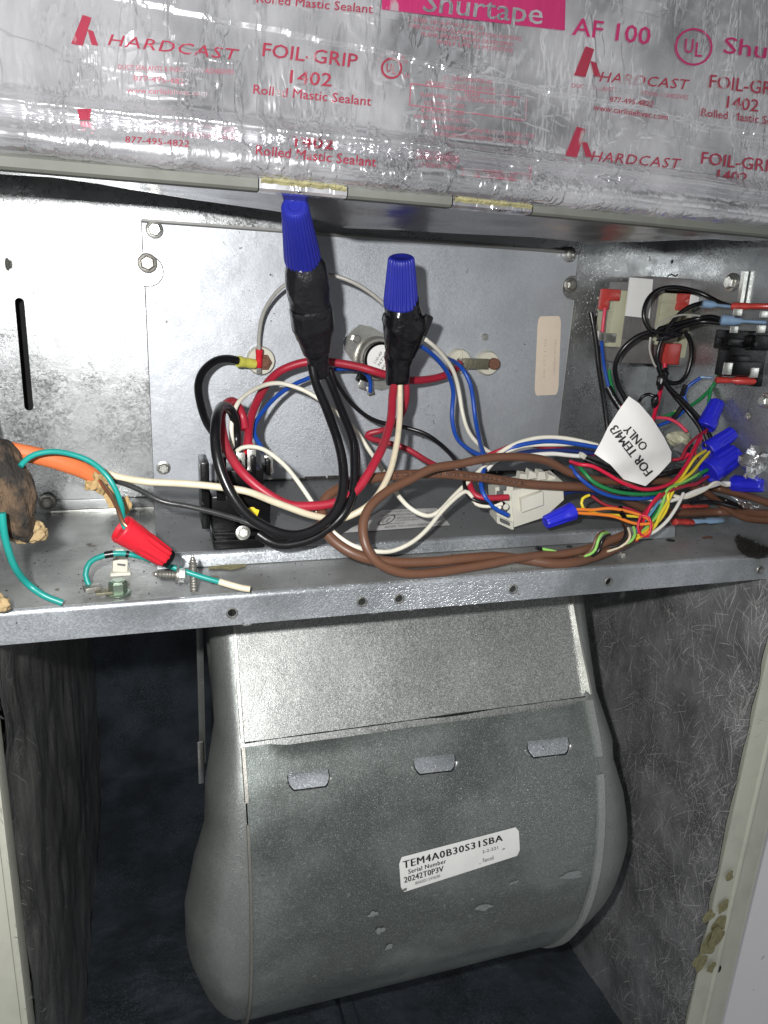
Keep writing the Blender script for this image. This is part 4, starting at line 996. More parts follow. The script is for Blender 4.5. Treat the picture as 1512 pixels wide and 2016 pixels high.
prism([pt(x, y, H_ + .35) for x, y in ((1026, 983), (1069, 968), (1070, 994), (1028, 1009))], dq_, .004).build('latch_pad', 'nylon', pc, angle=20)
prism([pt(x, y, H_ + .15) for x, y in ((978, 1016), (1011, 1030), (1011, 1043), (979, 1030))], dq_, .004).build('plug_rail', 'nylon', pc, angle=20)
prism([pt(x, y, H_ + .55) for x, y in ((986, 1022), (1003, 1029), (1003, 1035), (986, 1028))], dq_, .002).build('rail_slot', 'greyink', pc)
for i, (x, y) in enumerate(((1030, 940), (1048, 934), (1066, 936), (1086, 941))):
    prism([pt(x - 9, y + 10, H_ - .6), pt(x + 9, y + 7, H_ - .6), pt(x + 7, y - 6 + (i % 2) * 4, H_ - .6), pt(x - 5, y - 7, H_ - .6)], dq_, .006).build('latch_tab', 'nylon', pc, angle=20)
for x, y in ((984, 972), (984, 990), (992, 1003), (990, 960)):
    a = pt(x, y, H_ + .12); MB().box(a, (.0042, .0012, .0036), None, .0004).build('socket_opening', 'greyink', pc)
MB().loft([ring(pt(996, 998, H_ + .3), X3, Z3, .0022, n=14), ring(pt(996, 998, H_ + .8), X3, Z3, .0018, n=14)]).build('round_key', 'nylon', pc)

# ================================================================== PAPER TAG
HT = 12.0
tagpix = [(1238, 780), (1259, 795), (1284, 824), (1308, 862), (1322, 890), (1321, 908), (1298, 933), (1271, 957), (1228, 944), (1202, 915), (1170, 893), (1184, 868), (1196, 843), (1218, 808)]
cx_, cy_ = 1252, 875
def tagsurf(x, y, lift=0.):
    a = (x - 1200) / 120.; b = (y - 880) / 100.
    h = HT + .9 * math.cos((x - 1262 + .3 * (y - 870)) / 62.) + .25 * math.sin((x * .6 + y) / 17.) * max(0, min(1, (y - 880) / 50)) + .12 * math.sin((x - y) / 21.)
    return onY(x, y, -(h * .01) - lift)
tm = MB(); NR = 14
vs = [tagsurf(cx_, cy_)]
edge = []
for i in range(len(tagpix)):
    a, b = tagpix[i], tagpix[(i + 1) % len(tagpix)]
    for k in range(5): edge.append((a[0] + (b[0] - a[0]) * k / 5, a[1] + (b[1] - a[1]) * k / 5))
ne = len(edge); rings = []
for j in range(1, NR + 1):
    for e in edge: vs.append(tagsurf(cx_ + (e[0] - cx_) * j / NR, cy_ + (e[1] - cy_) * j / NR))
fs = [(0, 1 + i, 1 + (i + 1) % ne) for i in range(ne)]
for j in range(NR - 1):
    for i in range(ne): a = 1 + j * ne + i; b = 1 + j * ne + (i + 1) % ne; fs.append((a, a + ne, b + ne, b))
tg = tm.add(vs, fs).build('paper_tag', 'paperwhite', None, angle=180, **T('white curled tag with upside-down black capitals, tied on the wires', 'tag'))
def tagtext(s, x0, y0, x1, y1, h):
    L_ = math.hypot(x1 - x0, y1 - y0); nx_, ny_ = (y1 - y0) / L_, -(x1 - x0) / L_
    text_on(s, lambda u, v: tagsurf(x0 + (x1 - x0) * u + nx_ * h * v, y0 + (y1 - y0) * u + ny_ * h * v, .0006), 'ink', tg, bold=.06)
tagtext('FOR TEM4/3', 1286, 928, 1214, 836, 19)
tagtext('ONLY', 1277, 878, 1239, 836, 18)

# ================================================================== BIG WIRES
def lug(path, r, mat, parent, k=1.25, length=.012, at=0, name='crimp_sleeve', metal='zinc', tip=.007, ringr=None):
    """crimp sleeve (and ring or spade) on one end of a wire"""
    e = path[at]; n_ = path[min(6, len(path) - 1)] if at == 0 else path[-7 if len(path) > 7 else 0]
    d = (e - n_).normalized(); a = e - d * length * .35; b = e + d * length * .65
    u, v = frame(d); mb = MB()
    mb.loft([ring(a, u, v, r * k * 1.12, n=14), ring(a + d * length * .12, u, v, r * k * 1.15, n=14), ring(a + d * length * .3, u, v, r * k, n=14), ring(a + d * length * .45, u, v, r * k * .86, r * k * .98, n=14), ring(a + d * length * .6, u, v, r * k, n=14), ring(b - d * .0004, u, v, r * k * .96, n=14), ring(b, u, v, r * k * .8, n=14)])
    o = mb.build(name, mat, parent, angle=40)
    if tip:
        sd = d.cross(Vector((0, 1, 0))).normalized(); up_ = sd.cross(d)
        w_ = r * k * .8
        vs = []
        for t, ww, l in ((-.001, .7, .0006), (tip, 1., .0006)):
            for s1, s2 in ((-1, -1), (1, -1), (1, 1), (-1, 1)): vs.append(b + d * t + sd * (w_ * ww * s1) + up_ * (l * s2))
        MB().add(vs, [(0, 3, 2, 1), (4, 5, 6, 7), (0, 1, 5, 4), (1, 2, 6, 5), (2, 3, 7, 6), (3, 0, 4, 7)]).build('terminal_tongue', metal, parent)
    return o
GB = 'heavy black wires of the taller splice'
o, p, r = wire('wire', 'black', 19.5, [(612, 716, 8.6), (620, 752, 9), (641, 804, 10), (664, 865, 11.5), (676, 918, 12.6), (675, 971, 13.6), (659, 1011, 14.2), (625, 1040, 14.6), (585, 1053, 14.8), (540, 1046, 14.9), (492, 1020, 14.8), (458, 979, 14.6), (436, 931, 14.2), (425, 878, 13.6), (424, 835, 12.6), (432, 806, 11.0), (446, 800, 9.4), (460, 820, 8.6), (466, 860, 8.2), (464, 902, 8.8)],
    'heavy black wire making the biggest front loop, from the taller splice round to the relay', group=None)
o, p, r = wire('wire', 'black', 18, [(636, 722, 8.0), (656, 767, 8.8), (677, 817, 10), (694, 865, 11.2), (698, 907, 12.0), (697, 958, 13), (684, 1000, 13.8), (655, 1033, 14), (610, 1062, 14.2), (560, 1072, 14.2), (530, 1064, 14.1), (508, 1050, 13.9)],
    'second heavy black wire inside the big loop, ending under it by the relay')
wire('wire', 'blackdirty', 11, [(600, 1070, 14.0), (560, 1062, 14.0), (520, 1042, 13.9), (480, 1026, 13.7), (430, 1011, 13.6), (370, 997, 13.5), (320, 987, 13.4), (280, 966, 13.0), (250, 953, 12.7), (205, 940, 12.2), (150, 912, 12)], 'thin glossy dark grey wire from the orange cable passing in front of the relay')
o, p, r = wire('wire', 'blackdirty', 9, [(648, 728, 7.6), (668, 790, 8.2), (690, 840, 9.2), (703, 880, 10.4), (704, 930, 11.4), (697, 985, 12.6), (672, 1025, 13.4), (640, 1050, 13.8)], 'thin dusty black wire on the outer right edge of the big loop')
o, p, r = wire('wire', 'black', 17, [(480, 713, 1.8), (452, 707, 2.2), (425, 711, 2.8), (402, 730, 3.4), (391, 757, 4.), (392, 788, 4.8), (403, 822, 5.8), (420, 850, 7.0), (440, 880, 8.6)], 'heavy black wire with a yellow crimp sleeve curving left of the plate bolt')
lug(p, r, 'yellowclear', o, 1.25, .013, 0, tip=.004)
o, p, r = wire('wire', 'red', 18, [(777, 750, 7.6), (773, 782, 8.4), (768, 832, 10.0), (753, 880, 11.4), (728, 928, 12.6), (700, 968, 13.2), (660, 990, 13.4), (611, 996, 13.4), (566, 992, 13.3), (519, 967, 13.0), (479, 931, 12.4), (450, 889, 11.4), (437, 849, 10.4), (435, 817, 9.4), (447, 794, 8.2), (463, 792, 7.4), (477, 818, 7.2), (483, 846, 7.6)],
    'heavy red wire sweeping under the loops from the shorter splice to the relay')
o, p, r = wire('wire', 'red', 16, [(488, 884, 8.3), (488, 866, 8.0), (490, 846, 7.4), (495, 822, 6.6), (508, 786, 5.4), (527, 752, 4.6), (551, 730, 4.2), (588, 716, 4.2), (625, 711, 4.4), (660, 713, 4.4), (704, 721, 4.6), (752, 735, 4.8), (800, 748, 4.2), (842, 747, 3.4), (876, 739, 2.8), (898, 726, 2.2), (905, 716, 1.6)],
    'heavy red wire arching across the plate from the relay to a ceramic insulator')
lug(p, r, 'redplastic', o, 1.05, .010, 0, tip=.008)
o, p, r = wire('wire', 'red', 12, [(799, 750, 7.4), (801, 772, 7.2), (797, 800, 6.6), (784, 826, 6.0), (766, 842, 5.4), (748, 848, 5.0), (728, 853, 4.8), (722, 858, 4.7), (732, 864, 4.7), (760, 871, 4.7), (801, 883, 5.2), (838, 905, 6.2), (868, 921, 7.6), (900, 932, 9.4), (921, 948, 10.6), (930, 970, 11.3), (950, 981, 11.7), (1000, 980, 11.9)],
    'thinner red wire that doubles back beside the shorter splice and ends in the white plug')
o, p, r = wire('wire', 'cream', 13.5, [(787, 752, 7.8), (787, 785, 8.2), (786, 826, 9.2), (780, 880, 10.6), (770, 926, 11.8), (752, 962, 12.8), (727, 993, 13.4), (690, 1016, 13.4), (660, 1023, 13.4), (634, 1019, 13.5), (598, 1010, 13.6), (545, 991, 13.8), (492, 969, 14.0), (452, 961, 13.8), (400, 956, 13.4), (333, 951, 13.0), (278, 947, 12.8), (228, 938, 12.4), (170, 915, 12.2)],
    'dirty cream wire from the orange cable across the relay and up to the shorter splice')
mbk = MB()
o, p, r = wire('wire', 'white', 9, [(458, 885, 8.6), (455, 838, 8.6), (465, 800, 8.0), (485, 776, 7.0), (519, 758, 6.0), (553, 754, 5.6), (590, 765, 5.6), (619, 780, 6.0), (652, 803, 6.2), (694, 840, 6.2), (730, 892, 7.2), (755, 930, 8.6), (772, 955, 10.0), (787, 978, 11.4), (811, 1003, 12.2), (841, 1016, 12.4), (866, 1006, 12.2), (892, 978, 11.5), (914, 956, 11.0), (935, 935, 10.6), (968, 903, 10.0), (1002, 880, 9.8), (1040, 866, 9.8), (1078, 861, 9.8), (1120, 864, 10.0), (1176, 876, 10.4)],
    'thin off-white wire arching over the relay, then down and right into the topmost bundle strand')
o, p, r = wire('wire', 'white', 9, [(461, 893, 9.0), (476, 882, 9.2), (503, 880, 9.6), (529, 889, 10.2), (558, 913, 11), (585, 947, 11.8), (614, 987, 12.6), (640, 1026, 13.4), (659, 1050, 13.9), (690, 1073, 14.4), (720, 1083, 14.6), (750, 1087, 14.6), (777, 1084, 14.4), (810, 1068, 14.), (841, 1042, 13.4), (868, 1009, 12.6), (892, 985, 12.0), (915, 968, 11.6), (926, 975, 11.6), (937, 992, 11.8), (958, 997, 11.9), (988, 992, 12.0)],
    'thin off-white wire dipping lowest over the tray edge before the white plug')
o, p, r = wire('wire', 'grey', 8, [(510, 700, 1.6), (511, 660, 1.8), (516, 622, 2.2), (532, 590, 2.8), (560, 562, 3.6), (600, 545, 4.4), (651, 542, 4.8), (690, 554, 5.2), (726, 575, 5.8), (762, 606, 6.8), (790, 632, 7.6)], 'thin grey wire arching high behind both taped splices from a red lug')
lug(p, r * 1.1, 'redplastic', o, 1.6, .012, 0, tip=.004)
o, p, r = wire('wire', 'blue', 9, [(729, 772, 1.9), (729, 750, 2.2), (716, 733, 2.6), (690, 726, 3.0), (660, 727, 3.2), (635, 733, 3.4), (607, 745, 3.6), (577, 758, 4.0), (545, 780, 4.6), (519, 806, 5.4), (503, 832, 6.2), (502, 856, 6.8), (514, 878, 7.4), (520, 898, 8.0), (521, 905, 8.2)], 'thin blue wire from the limit switch down to the relay side tab')
lug(p, r, 'blueclear', o, 1.0, .006, -1, tip=.010)
# black wire of the splice going right to the plug
o, p, r = wire('wire', 'black', 9, [(650, 722, 6.6), (664, 752, 6.2), (684, 785, 5.6), (712, 812, 5.2), (744, 830, 5.0), (792, 841, 5.2), (835, 854, 5.8), (868, 876, 6.8), (896, 905, 8.4), (912, 935, 10.2), (915, 960, 11.2), (926, 980, 11.6), (948, 989, 11.9), (992, 992, 11.9)], 'thin black wire drooping across the plate from the taller splice to the white plug')
o, p, r = wire('wire', 'blue', 9, [(822, 678, 7.8), (842, 690, 7.4), (864, 710, 6.6), (884, 738, 5.8), (893, 769, 5.2), (891, 800, 5.0), (891, 828, 5.2), (900, 862, 6.0), (923, 885, 7.4), (950, 897, 8.8), (978, 893, 9.4), (1005, 882, 9.8), (1037, 873, 10), (1080, 869, 10), (1130, 873, 10.2), (1177, 881, 10.6)], 'blue wire leaving the shorter splice and joining the bundle behind the brown cable')
o, p, r = wire('wire', 'blue', 9, [(884, 706, 2.0), (895, 712, 3.6), (910, 727, 4.8), (925, 754, 5.2), (932, 787, 5.2), (936, 826, 5.6), (942, 860, 6.8), (948, 884, 8.4), (953, 905, 9.4), (950, 930, 10.6), (946, 952, 11.2), (953, 976, 11.8), (973, 1000, 12.0), (1000, 1014, 12.0)], 'blue wire from the slotted ceramic insulator down into the white plug')
o, p, r = wire('wire', 'white', 8.5, [(838, 668, 7.8), (853, 680, 7.4), (874, 701, 6.6), (892, 730, 5.8), (903, 771, 5.2), (909, 808, 5.2), (919, 842, 5.8), (938, 871, 7.0), (968, 892, 8.6), (992, 889, 9.6), (1022, 879, 9.9), (1060, 875, 9.9), (1105, 874, 10), (1150, 875, 10.2), (1180, 882, 10.6)], 'white wire running between the two blue wires right of the shorter splice')
wire('wire', 'navy', 9, [(950, 962, 11.), (948, 942, 10.6), (960, 920, 9.8), (990, 904, 9.4), (1030, 892, 9.6), (1080, 887, 9.8), (1120, 887, 10), (1168, 893, 10.4)], 'dark blue bundle wire just under the white strands left of the tag')
wire('wire', 'red', 8, [(925, 915, 8.2), (952, 900, 8.8), (985, 886, 9.6), (1020, 874, 9.4), (1060, 878, 9.2), (1105, 884, 9.6), (1140, 889, 10), (1170, 895, 10.4)], 'dull red bundle wire showing beneath the white strands left of the tag')
wire('wire', 'whiteclean', 9, [(958, 925, 10.), (975, 908, 9.8), (1005, 899, 10), (1045, 896, 10.2), (1090, 893, 10.2), (1122, 896, 10.3), (1142, 898, 10.4)], 'clean white wire ending in a clear tip just left of the tag')
MB().box(pt(1146, 897, 10.5), (.0042, .004, .0036), Matrix.Rotation(.5, 3, 'Y'), .0008).build('clear_plug', 'nylon', None, **T('small clear plastic cap closing the white wire left of the tag', 'plastic plug'))
wire('wire', 'white', 8, [(944, 935, 10.2), (946, 955, 11), (957, 978, 11.6), (985, 1000, 12.0)], 'short off-white wire curving into the left mouth of the plug', cat='wire')
# ---- brown thermostat cables
o1, pb1, rb1 = wire('cable', 'brown', 17, [(1545, 1024, 9.2), (1500, 1024, 9.9), (1460, 1017, 10.2), (1420, 992, 10.6), (1380, 964, 10.9), (1330, 950, 11.0), (1275, 947, 11.2), (1215, 949, 11.4), (1165, 943, 11.4), (1124, 931, 11.5), (1095, 915, 11.5), (1066, 904, 11.6), (1020, 899, 11.8), (959, 903, 12), (899, 914, 12.2), (847, 924, 12.6), (807, 944, 13.0), (762, 969, 13.6), (731, 996, 14.2), (717, 1029, 14.8), (719, 1066, 15.4), (734, 1097, 15.7), (762, 1118, 15.8), (807, 1130, 15.8), (868, 1126, 15.6), (929, 1117, 15.4), (1005, 1102, 15.2), (1066, 1094, 15.0), (1110, 1091, 15.0), (1165, 1077, 14.8), (1215, 1058, 14.4), (1238, 1048, 14.2)],
    'brown jacketed cable curling in a full loop in front of the tray', 'cable')
o2, pb2, rb2 = wire('cable', 'brown', 19, [(1545, 1016, 8.8), (1500, 1012, 9.4), (1420, 1008, 10.2), (1350, 1010, 10.6), (1300, 1008, 11.0), (1255, 995, 11.3), (1215, 975, 11.5), (1165, 961, 11.6), (1102, 956, 11.7), (1040, 953, 11.6), (1000, 948, 11.5), (944, 941, 11.4), (883, 934, 11.3), (820, 933, 11.2), (760, 938, 11.4), (700, 950, 11.8), (662, 965, 12.2), (640, 985, 12.6), (634, 1015, 13.2), (646, 1052, 14), (686, 1084, 14.8), (731, 1101, 15.1), (792, 1108, 15.2), (853, 1106, 15.2), (914, 1100, 15.1), (975, 1096, 14.8), (1030, 1102, 14.9), (1090, 1110, 15.0), (1130, 1107, 14.9), (1180, 1092, 14.8), (1215, 1076, 14.5), (1240, 1062, 14.3)],
    'brown jacketed cable with black lettering passing behind the white plug and under the other cable', 'cable')
# lettering round the cable jacket
def cabletext(s, path, r, x0, x1, hgt, parent):
    """text printed along the part of the path seen between pixels x0 > x1 (upside down)"""
    def pxx(P):
        c = R.transposed() @ (P - C); return 756 + F * c.x / -c.z, 1008 - F * c.y / -c.z
    idx = [i for i, p in enumerate(path) if x1 <= pxx(p)[0] <= x0 and 915 < pxx(p)[1] < 970]
    seg = path[idx[0]:idx[-1] + 1]; tl = (R @ Vector((0, 0, 1))).normalized()
    def fn(u, v):
        k = u * (len(seg) - 2); i = int(k); p = seg[i].lerp(seg[i + 1], k - i); d = (seg[min(i + 2, len(seg) - 1)] - seg[max(i - 1, 0)]).normalized()
        side = d.cross(tl).normalized(); out_ = side.cross(d).normalized()
        if out_.dot(tl) < 0: out_ = -out_
        a = (v - .5) * hgt / r; dn = side if side.z < 0 else -side
        return p + (out_ * math.cos(a) + dn * math.sin(a)) * (r * 1.045)
    text_on(s, fn, 'ink', parent)
cabletext('18 AWG TYPE CL2R SUN RES TYPE CL2', pb2, rb2, 1035, 760, .0024, o2)
# ---- orange power cable and its conductors
path = [pt(x, y, h) for x, y, h in ((-60, 868, 14.2), (5, 882, 14), (56, 893, 13.8), (111, 906, 13.5), (156, 922, 13.2), (190, 941, 13.0), (200, 948, 12.9))]
path = spline(path, .003); rads = [15, 14.5, 15, 16, 17, 14, 10]
mb = MB(); rings = []
for i, (p_, u, v) in enumerate(frames(path)):
    t = i / (len(path) - 1) * 6; a = min(int(t), 5); rr_ = (rads[a] + (rads[a + 1] - rads[a]) * (t - a)) / F * .36
    rings.append(ring(p_, u, v, rr_, rr_, 24, prof=lambda a_: 1 + .10 * max(0, math.cos(3 * a_ + i * .02)) + .02 * noise.noise(Vector((a_, i * .3, 0)))))
mb.loft(rings).build('cable', 'orange', None, angle=60, **T('thick orange jacketed power cable entering from the left', 'cable'))
def crumple(P, sx, sy, sz, seed, n=2, amp=.5, rot=0.):
    bm = bmesh.new(); bmesh.ops.create_icosphere(bm, subdivisions=n + 1, radius=1); Mx = Matrix.Rotation(rot, 3, 'Y'); vs = []
    for v in bm.verts:
        k = 1 + amp * noise.noise(v.co * 1.7 + Vector((seed, 0, 0))) + amp * .5 * noise.noise(v.co * 4.1 + Vector((0, seed, 0)))
        vs.append(P + Mx @ Vector((v.co.x * sx * k, v.co.y * sy * k, v.co.z * sz * k)))
    bm.verts.index_update(); fs = [tuple(v.index for v in f.verts) for f in bm.faces]; bm.free()
    return MB().add(vs, fs)
crumple(pt(189, 947, 13.1), .0055, .0045, .0048, 3, 2, .7, .5).build('kraft_filler', 'kraft', None, angle=8, **T('crumpled brown kraft paper at the cut end of the orange cable', 'paper'))
ps = [pt(x, y, 12.9) for x, y in ((196, 952), (206, 960), (216, 978), (228, 1000))]
mb = MB(); mb.loft([[p_ + X3 * -.0028, p_ + X3 * .0028 + Y3 * .001, p_ + X3 * .0030 + Y3 * .0016, p_ + X3 * -.0026 + Y3 * .0008] for p_ in ps]).build('paper_strip', 'kraft', None, **T('flat strip of brown paper hanging beside the bare copper wire', 'paper'))
crumple(pt(249, 994, 13.4), .0022, .0014, .0040, 8, 2, .5).build('paper_scrap', 'kraft', None, angle=20, **T('small paper scrap just right of the teal wire above the red nut', 'paper'))
wire('wire', 'copper', 8.5, [(196, 946, 13.6), (206, 960, 14.2), (219, 978, 15.0), (231, 1003, 15.8), (242, 1030, 16.4), (262, 1046, 16.5)], 'bare copper wire dropping from the paper into the red nut')
wire('wire', 'teal', 11, [(40, 918, 15.4), (50, 906, 15.2), (69, 894, 15.0), (103, 888, 14.8), (139, 893, 14.6), (178, 908, 14.5), (208, 934, 14.5), (229, 966, 14.8), (241, 1000, 15.4), (243, 1030, 16.2), (250, 1044, 16.5)], 'teal wire arching over the orange cable into the red nut')
wire('wire', 'teal', 14, [(4, 1010, 16.6), (6, 1040, 16.6), (12, 1070, 16.5), (28, 1112, 16.3), (54, 1147, 15.7), (88, 1173, 15.9), (122, 1188, 16.0)], 'teal wire hanging at the far left down onto the shelf')
o, p, r = wire('wire', 'teal', 11, [(176, 1156, 14.4), (168, 1132, 14.2), (177, 1108, 14.0), (200, 1096, 14.0), (230, 1090, 14.0), (262, 1093, 14.0), (300, 1104, 14.6), (333, 1115, 15), (375, 1129, 15.3), (415, 1141, 15.6), (436, 1147, 15.8)], 'teal ground wire through the nylon mount behind the loose screws')
wire('sleeve', 'cream', 13, [(432, 1145, 15.8), (455, 1152, 16.0), (478, 1158, 16.2), (492, 1160, 16.3)], 'dusty cream sleeve on the end of the teal ground wire', 'sleeve')
for a_, b_ in (((206, 1094), (223, 1091)), ((246, 1091), (252, 1092))):
    wire('heat_shrink', 'black', 14.5, [(a_[0], a_[1], 14.0), ((a_[0] + b_[0]) / 2, (a_[1] + b_[1]) / 2, 14.), (b_[0], b_[1], 14.0)], parent=o)
MB().box(pt(181, 1158, 14.6), (.0075, .0060, .0030), Matrix.Rotation(.3, 3, 'Z'), .0008).build('ring_terminal', 'dullzinc', o)
MB().box(pt(205, 1165, 14.9), (.0080, .0060, .0016), Matrix.Rotation(.1, 3, 'Z'), .0005).build('terminal_tongue', 'brass', o)
# nylon mount + green ground screw
P = onZ(238, 1130, ZS)
cm = empty('cable_tie_mount', P, **T('small natural nylon tie mount standing on the shelf left of the screws', 'tie mount'))
MB().box(P + Vector((0, 0, .0010)), (.0100, .0072, .0018), None, .0005).build('mount_base', 'nylon', cm)
MB().box(P + Vector((0, .0004, .0052)), (.0076, .0050, .0068), Matrix.Rotation(.08, 3, 'Y'), .0009).build('mount_body', 'nylon', cm)
MB().box(P + Vector((0, .0010, .0108)), (.0044, .0030, .0060), None, .0006).build('tie_strap', 'nylon', cm)
MB().box(P + Vector((.0006, -.0023, .0060)), (.0040, .0006, .0010), Matrix.Rotation(.2, 3, 'Y'), .0002).build('mount_notch', 'greyink', cm)
screw('ground_screw', onZ(233, 1168, ZS + .0004), (0, 0, 1), .0050, 'zincgreen', None, hk=1.35, **T('green hex head ground screw set in the shelf near the front edge', 'screw'))
# loose screws
def loose(tp, hd, r, label, head=True):
    a, b = pt(*tp), pt(*hd); ax = (b - a); L_ = ax.length; ax.normalize(); u, v = frame(ax); mb = MB(); rings = []; N2 = int(L_ / .00028)
    for i in range(N2 + 1):
        t = i / N2; rr_ = r * (1 if t > .22 else .25 + .75 * t / .22)
        th = .25 * (.5 + .5 * math.cos(2 * math.pi * t * L_ / .0014)) ; rings.append(ring(a + ax * L_ * t, u, v, rr_ * (.78 + th), n=12))
    mb.loft(rings); o = mb.build('loose_screw', 'dullzinc', None, angle=50, **T(label, 'screw', 'loose self tapping screws left on the shelf'))
    if head:
        MB().loft([ring(b - ax * .0003, u, v, r * 2.2, n=20), ring(b + ax * .0007, u, v, r * 2.2, n=20)]).build('screw_washer', 'dullzinc', o)
        MB().loft([ring(b + ax * .0007, u, v, r * 1.75, n=6), ring(b + ax * .0036, u, v, r * 1.75, n=6), ring(b + ax * .0041, u, v, r * 1.4, n=6)]).build('screw_head', 'zinc', o, angle=25)
    return o
loose((299, 1130, 15.4), (348, 1132, 15.4), .0020, 'loose hex head screw lying flat on the shelf, head to the right')
loose((379, 1093, 15.0), (382, 1164, 15.4), .0021, 'loose pointed screw standing upright by the hex head screw, tip up', head=False)
# charred insulation at the left edge
crumple(pt(6, 960, 14.6), .0125, .012, .0255, 2, 4, .16, -.22).build('charred_insulation', 'char', None, angle=180, **T('charred black insulation lump hanging at the far left edge', 'insulation'))
crumple(pt(56, 1046, 14.3), .0080, .005, .0062, 9, 4, .3, .1).build('tan_foam', 'foam', None, angle=180, **T('torn tan foam showing under the charred black insulation', 'foam'))
crumple(pt(-2, 1188, 16.5), .0045, .003, .0035, 5, 3, .5, .6).build('tan_foam', 'foam', None, angle=180, **T('small torn tan foam scrap by the shelf front corner', 'foam'))

# ================================================================== LOW VOLTAGE WIRES
LV = 'coloured low voltage wires by the right edge'
lv = [
 ('redbright', 7.5, [(1122, 908, 11.0), (1140, 914, 11.9), (1165, 917, 12.3), (1196, 933, 12.6), (1227, 951, 12.9), (1265, 963, 12.9), (1299, 960, 12.6), (1327, 946, 12.), (1349, 918, 11.2), (1368, 882, 10.2), (1384, 848, 9.2)], 'bright red wire curving under the tag up to the topmost blue nut'),
 ('red', 6, [(1318, 905, 11), (1340, 902, 11.2), (1352, 880, 10.7), (1370, 862, 10), (1392, 846, 9.2)], 'short red wire twisted beside the bright red one below the topmost nut'),
 ('pink', 5, [(1374, 903, 9.6), (1368, 888, 9.8), (1378, 868, 9.6), (1390, 850, 9.2)], 'thin pink wire hanging under the topmost blue nut'),
 ('green', 8, [(1140, 918, 11.4), (1150, 931, 12.0), (1171, 951, 12.5), (1209, 966, 12.8), (1259, 973, 12.8), (1305, 969, 12.4), (1345, 951, 11.8), (1392, 925, 11)], 'green wire sagging beneath the bright red one'),
 ('blue', 8, [(1122, 917, 11.2), (1135, 935, 11.9), (1160, 956, 12.3), (1190, 972, 12.5), (1225, 981, 12.6), (1268, 982, 12.6), (1300, 978, 12.3)], 'blue wire sagging lowest of the three below the tag'),
 ('whiteclean', 8, [(1268, 980, 12.4), (1305, 987, 12.4), (1337, 981, 12.2), (1368, 968, 11.9), (1399, 958, 11.6), (1425, 951, 11.2), (1453, 954, 11)], 'off-white wire sweeping right into the level blue nut'),
 ('white', 7, [(1325, 975, 12.1), (1350, 979, 12.2), (1384, 966, 11.8), (1408, 950, 11.6), (1430, 956, 11.3), (1453, 951, 11)], 'second off-white wire twisted round the first near the level nut'),
 ('yellow', 6.5, [(1396, 890, 10.0), (1380, 908, 10.6), (1362, 930, 11.4), (1332, 955, 12.2), (1319, 980, 12.7), (1299, 1015, 13.4), (1290, 1035, 13.8), (1270, 1052, 14.0), (1250, 1062, 14.2)], 'yellow wire running from the second nut down to the brown cable ends'),
 ('yellow', 6, [(1389, 887, 10.0), (1368, 902, 10.7), (1342, 940, 11.6), (1316, 968, 12.6), (1315, 995, 12.9), (1300, 1022, 13.4), (1272, 1045, 13.9), (1246, 1058, 14.2)], 'paler inner yellow wire of the pair from the second nut'),
 ('yellow', 6, [(1160, 975, 12.4), (1147, 982, 12.5), (1148, 1000, 12.7), (1177, 1011, 12.9), (1218, 1014, 13.0), (1262, 1018, 13.2)], 'yellow wire forming a small loop right of the alone blue nut'),
 ('limegreen', 6, [(1386, 927, 11), (1352, 946, 11.8), (1315, 963, 12.6), (1305, 990, 12.9), (1290, 1020, 13.4), (1262, 1048, 13.9), (1240, 1062, 14.2)], 'light green wire in the braid above the cable ends'),
 ('red', 7.5, [(1394, 938, 11), (1372, 952, 11.7), (1352, 956, 12.0), (1321, 965, 12.5), (1299, 977, 12.8), (1274, 1002, 13.1), (1260, 1025, 13.5), (1258, 1045, 13.9), (1246, 1066, 14.2)], 'dark red wire from the fat nut into the braid'),
 ('redbright', 5.5, [(1300, 972, 12.9), (1284, 990, 13.1), (1272, 1015, 13.4), (1262, 1040, 13.8), (1254, 1066, 14.2)], 'thin bright red wire crossing the front of the braid'),
 ('whiteclean', 7, [(1345, 972, 12.2), (1334, 995, 12.8), (1315, 1023, 13.4), (1292, 1044, 13.8), (1270, 1056, 14)], 'clean white wire curving on the right side of the braid'),
 ('lightblue', 6, [(1300, 982, 12.6), (1287, 1003, 13), (1270, 1025, 13.4), (1255, 1045, 13.9), (1243, 1062, 14.2)], 'pale blue wire in the braid above the cable ends'),
 ('green', 5.5, [(1308, 985, 12.5), (1292, 1008, 12.9), (1278, 1030, 13.4), (1262, 1050, 13.8)], 'thin green wire deep in the braid'),
 ('white', 5.5, [(1303, 985, 12.4), (1280, 1008, 12.8), (1262, 1032, 13.3), (1248, 1055, 13.8)], 'thin dull white wire deep in the braid'),
 ('orangewire', 6.5, [(1124, 1004, 13.1), (1145, 1003, 13.2), (1165, 1004, 13.2), (1202, 1001, 13.3), (1240, 1008, 13.5), (1274, 1020, 13.9), (1284, 1034, 14.1), (1276, 1048, 14.3), (1262, 1056, 14.4)], 'upper orange wire from the alone blue nut to the braid'),
 ('orangewire', 6.5, [(1124, 1009, 13.1), (1150, 1011, 13.2), (1180, 1013, 13.3), (1210, 1017, 13.5), (1240, 1028, 13.8), (1262, 1032, 14), (1282, 1030, 14.2)], 'lower orange wire from the alone blue nut to the braid'),
 ('red', 6, [(1165, 976, 12.3), (1186, 991, 12.6), (1205, 998, 12.8), (1235, 1001, 13), (1262, 1012, 13.2)], 'red wire with a dark band behind the two orange wires'),
 ('redbright', 5, [(1262, 1014, 13.8), (1278, 1018, 14.1), (1282, 1038, 14.3), (1276, 1056, 14.4), (1262, 1052, 14.4), (1256, 1036, 14.3), (1262, 1014, 14.1)], 'small bright red wire ring knotted round the braid'),
]
for m_, w_, pts_, lb in lv: wire('wire', m_, w_, pts_, lb, 'wire', None)
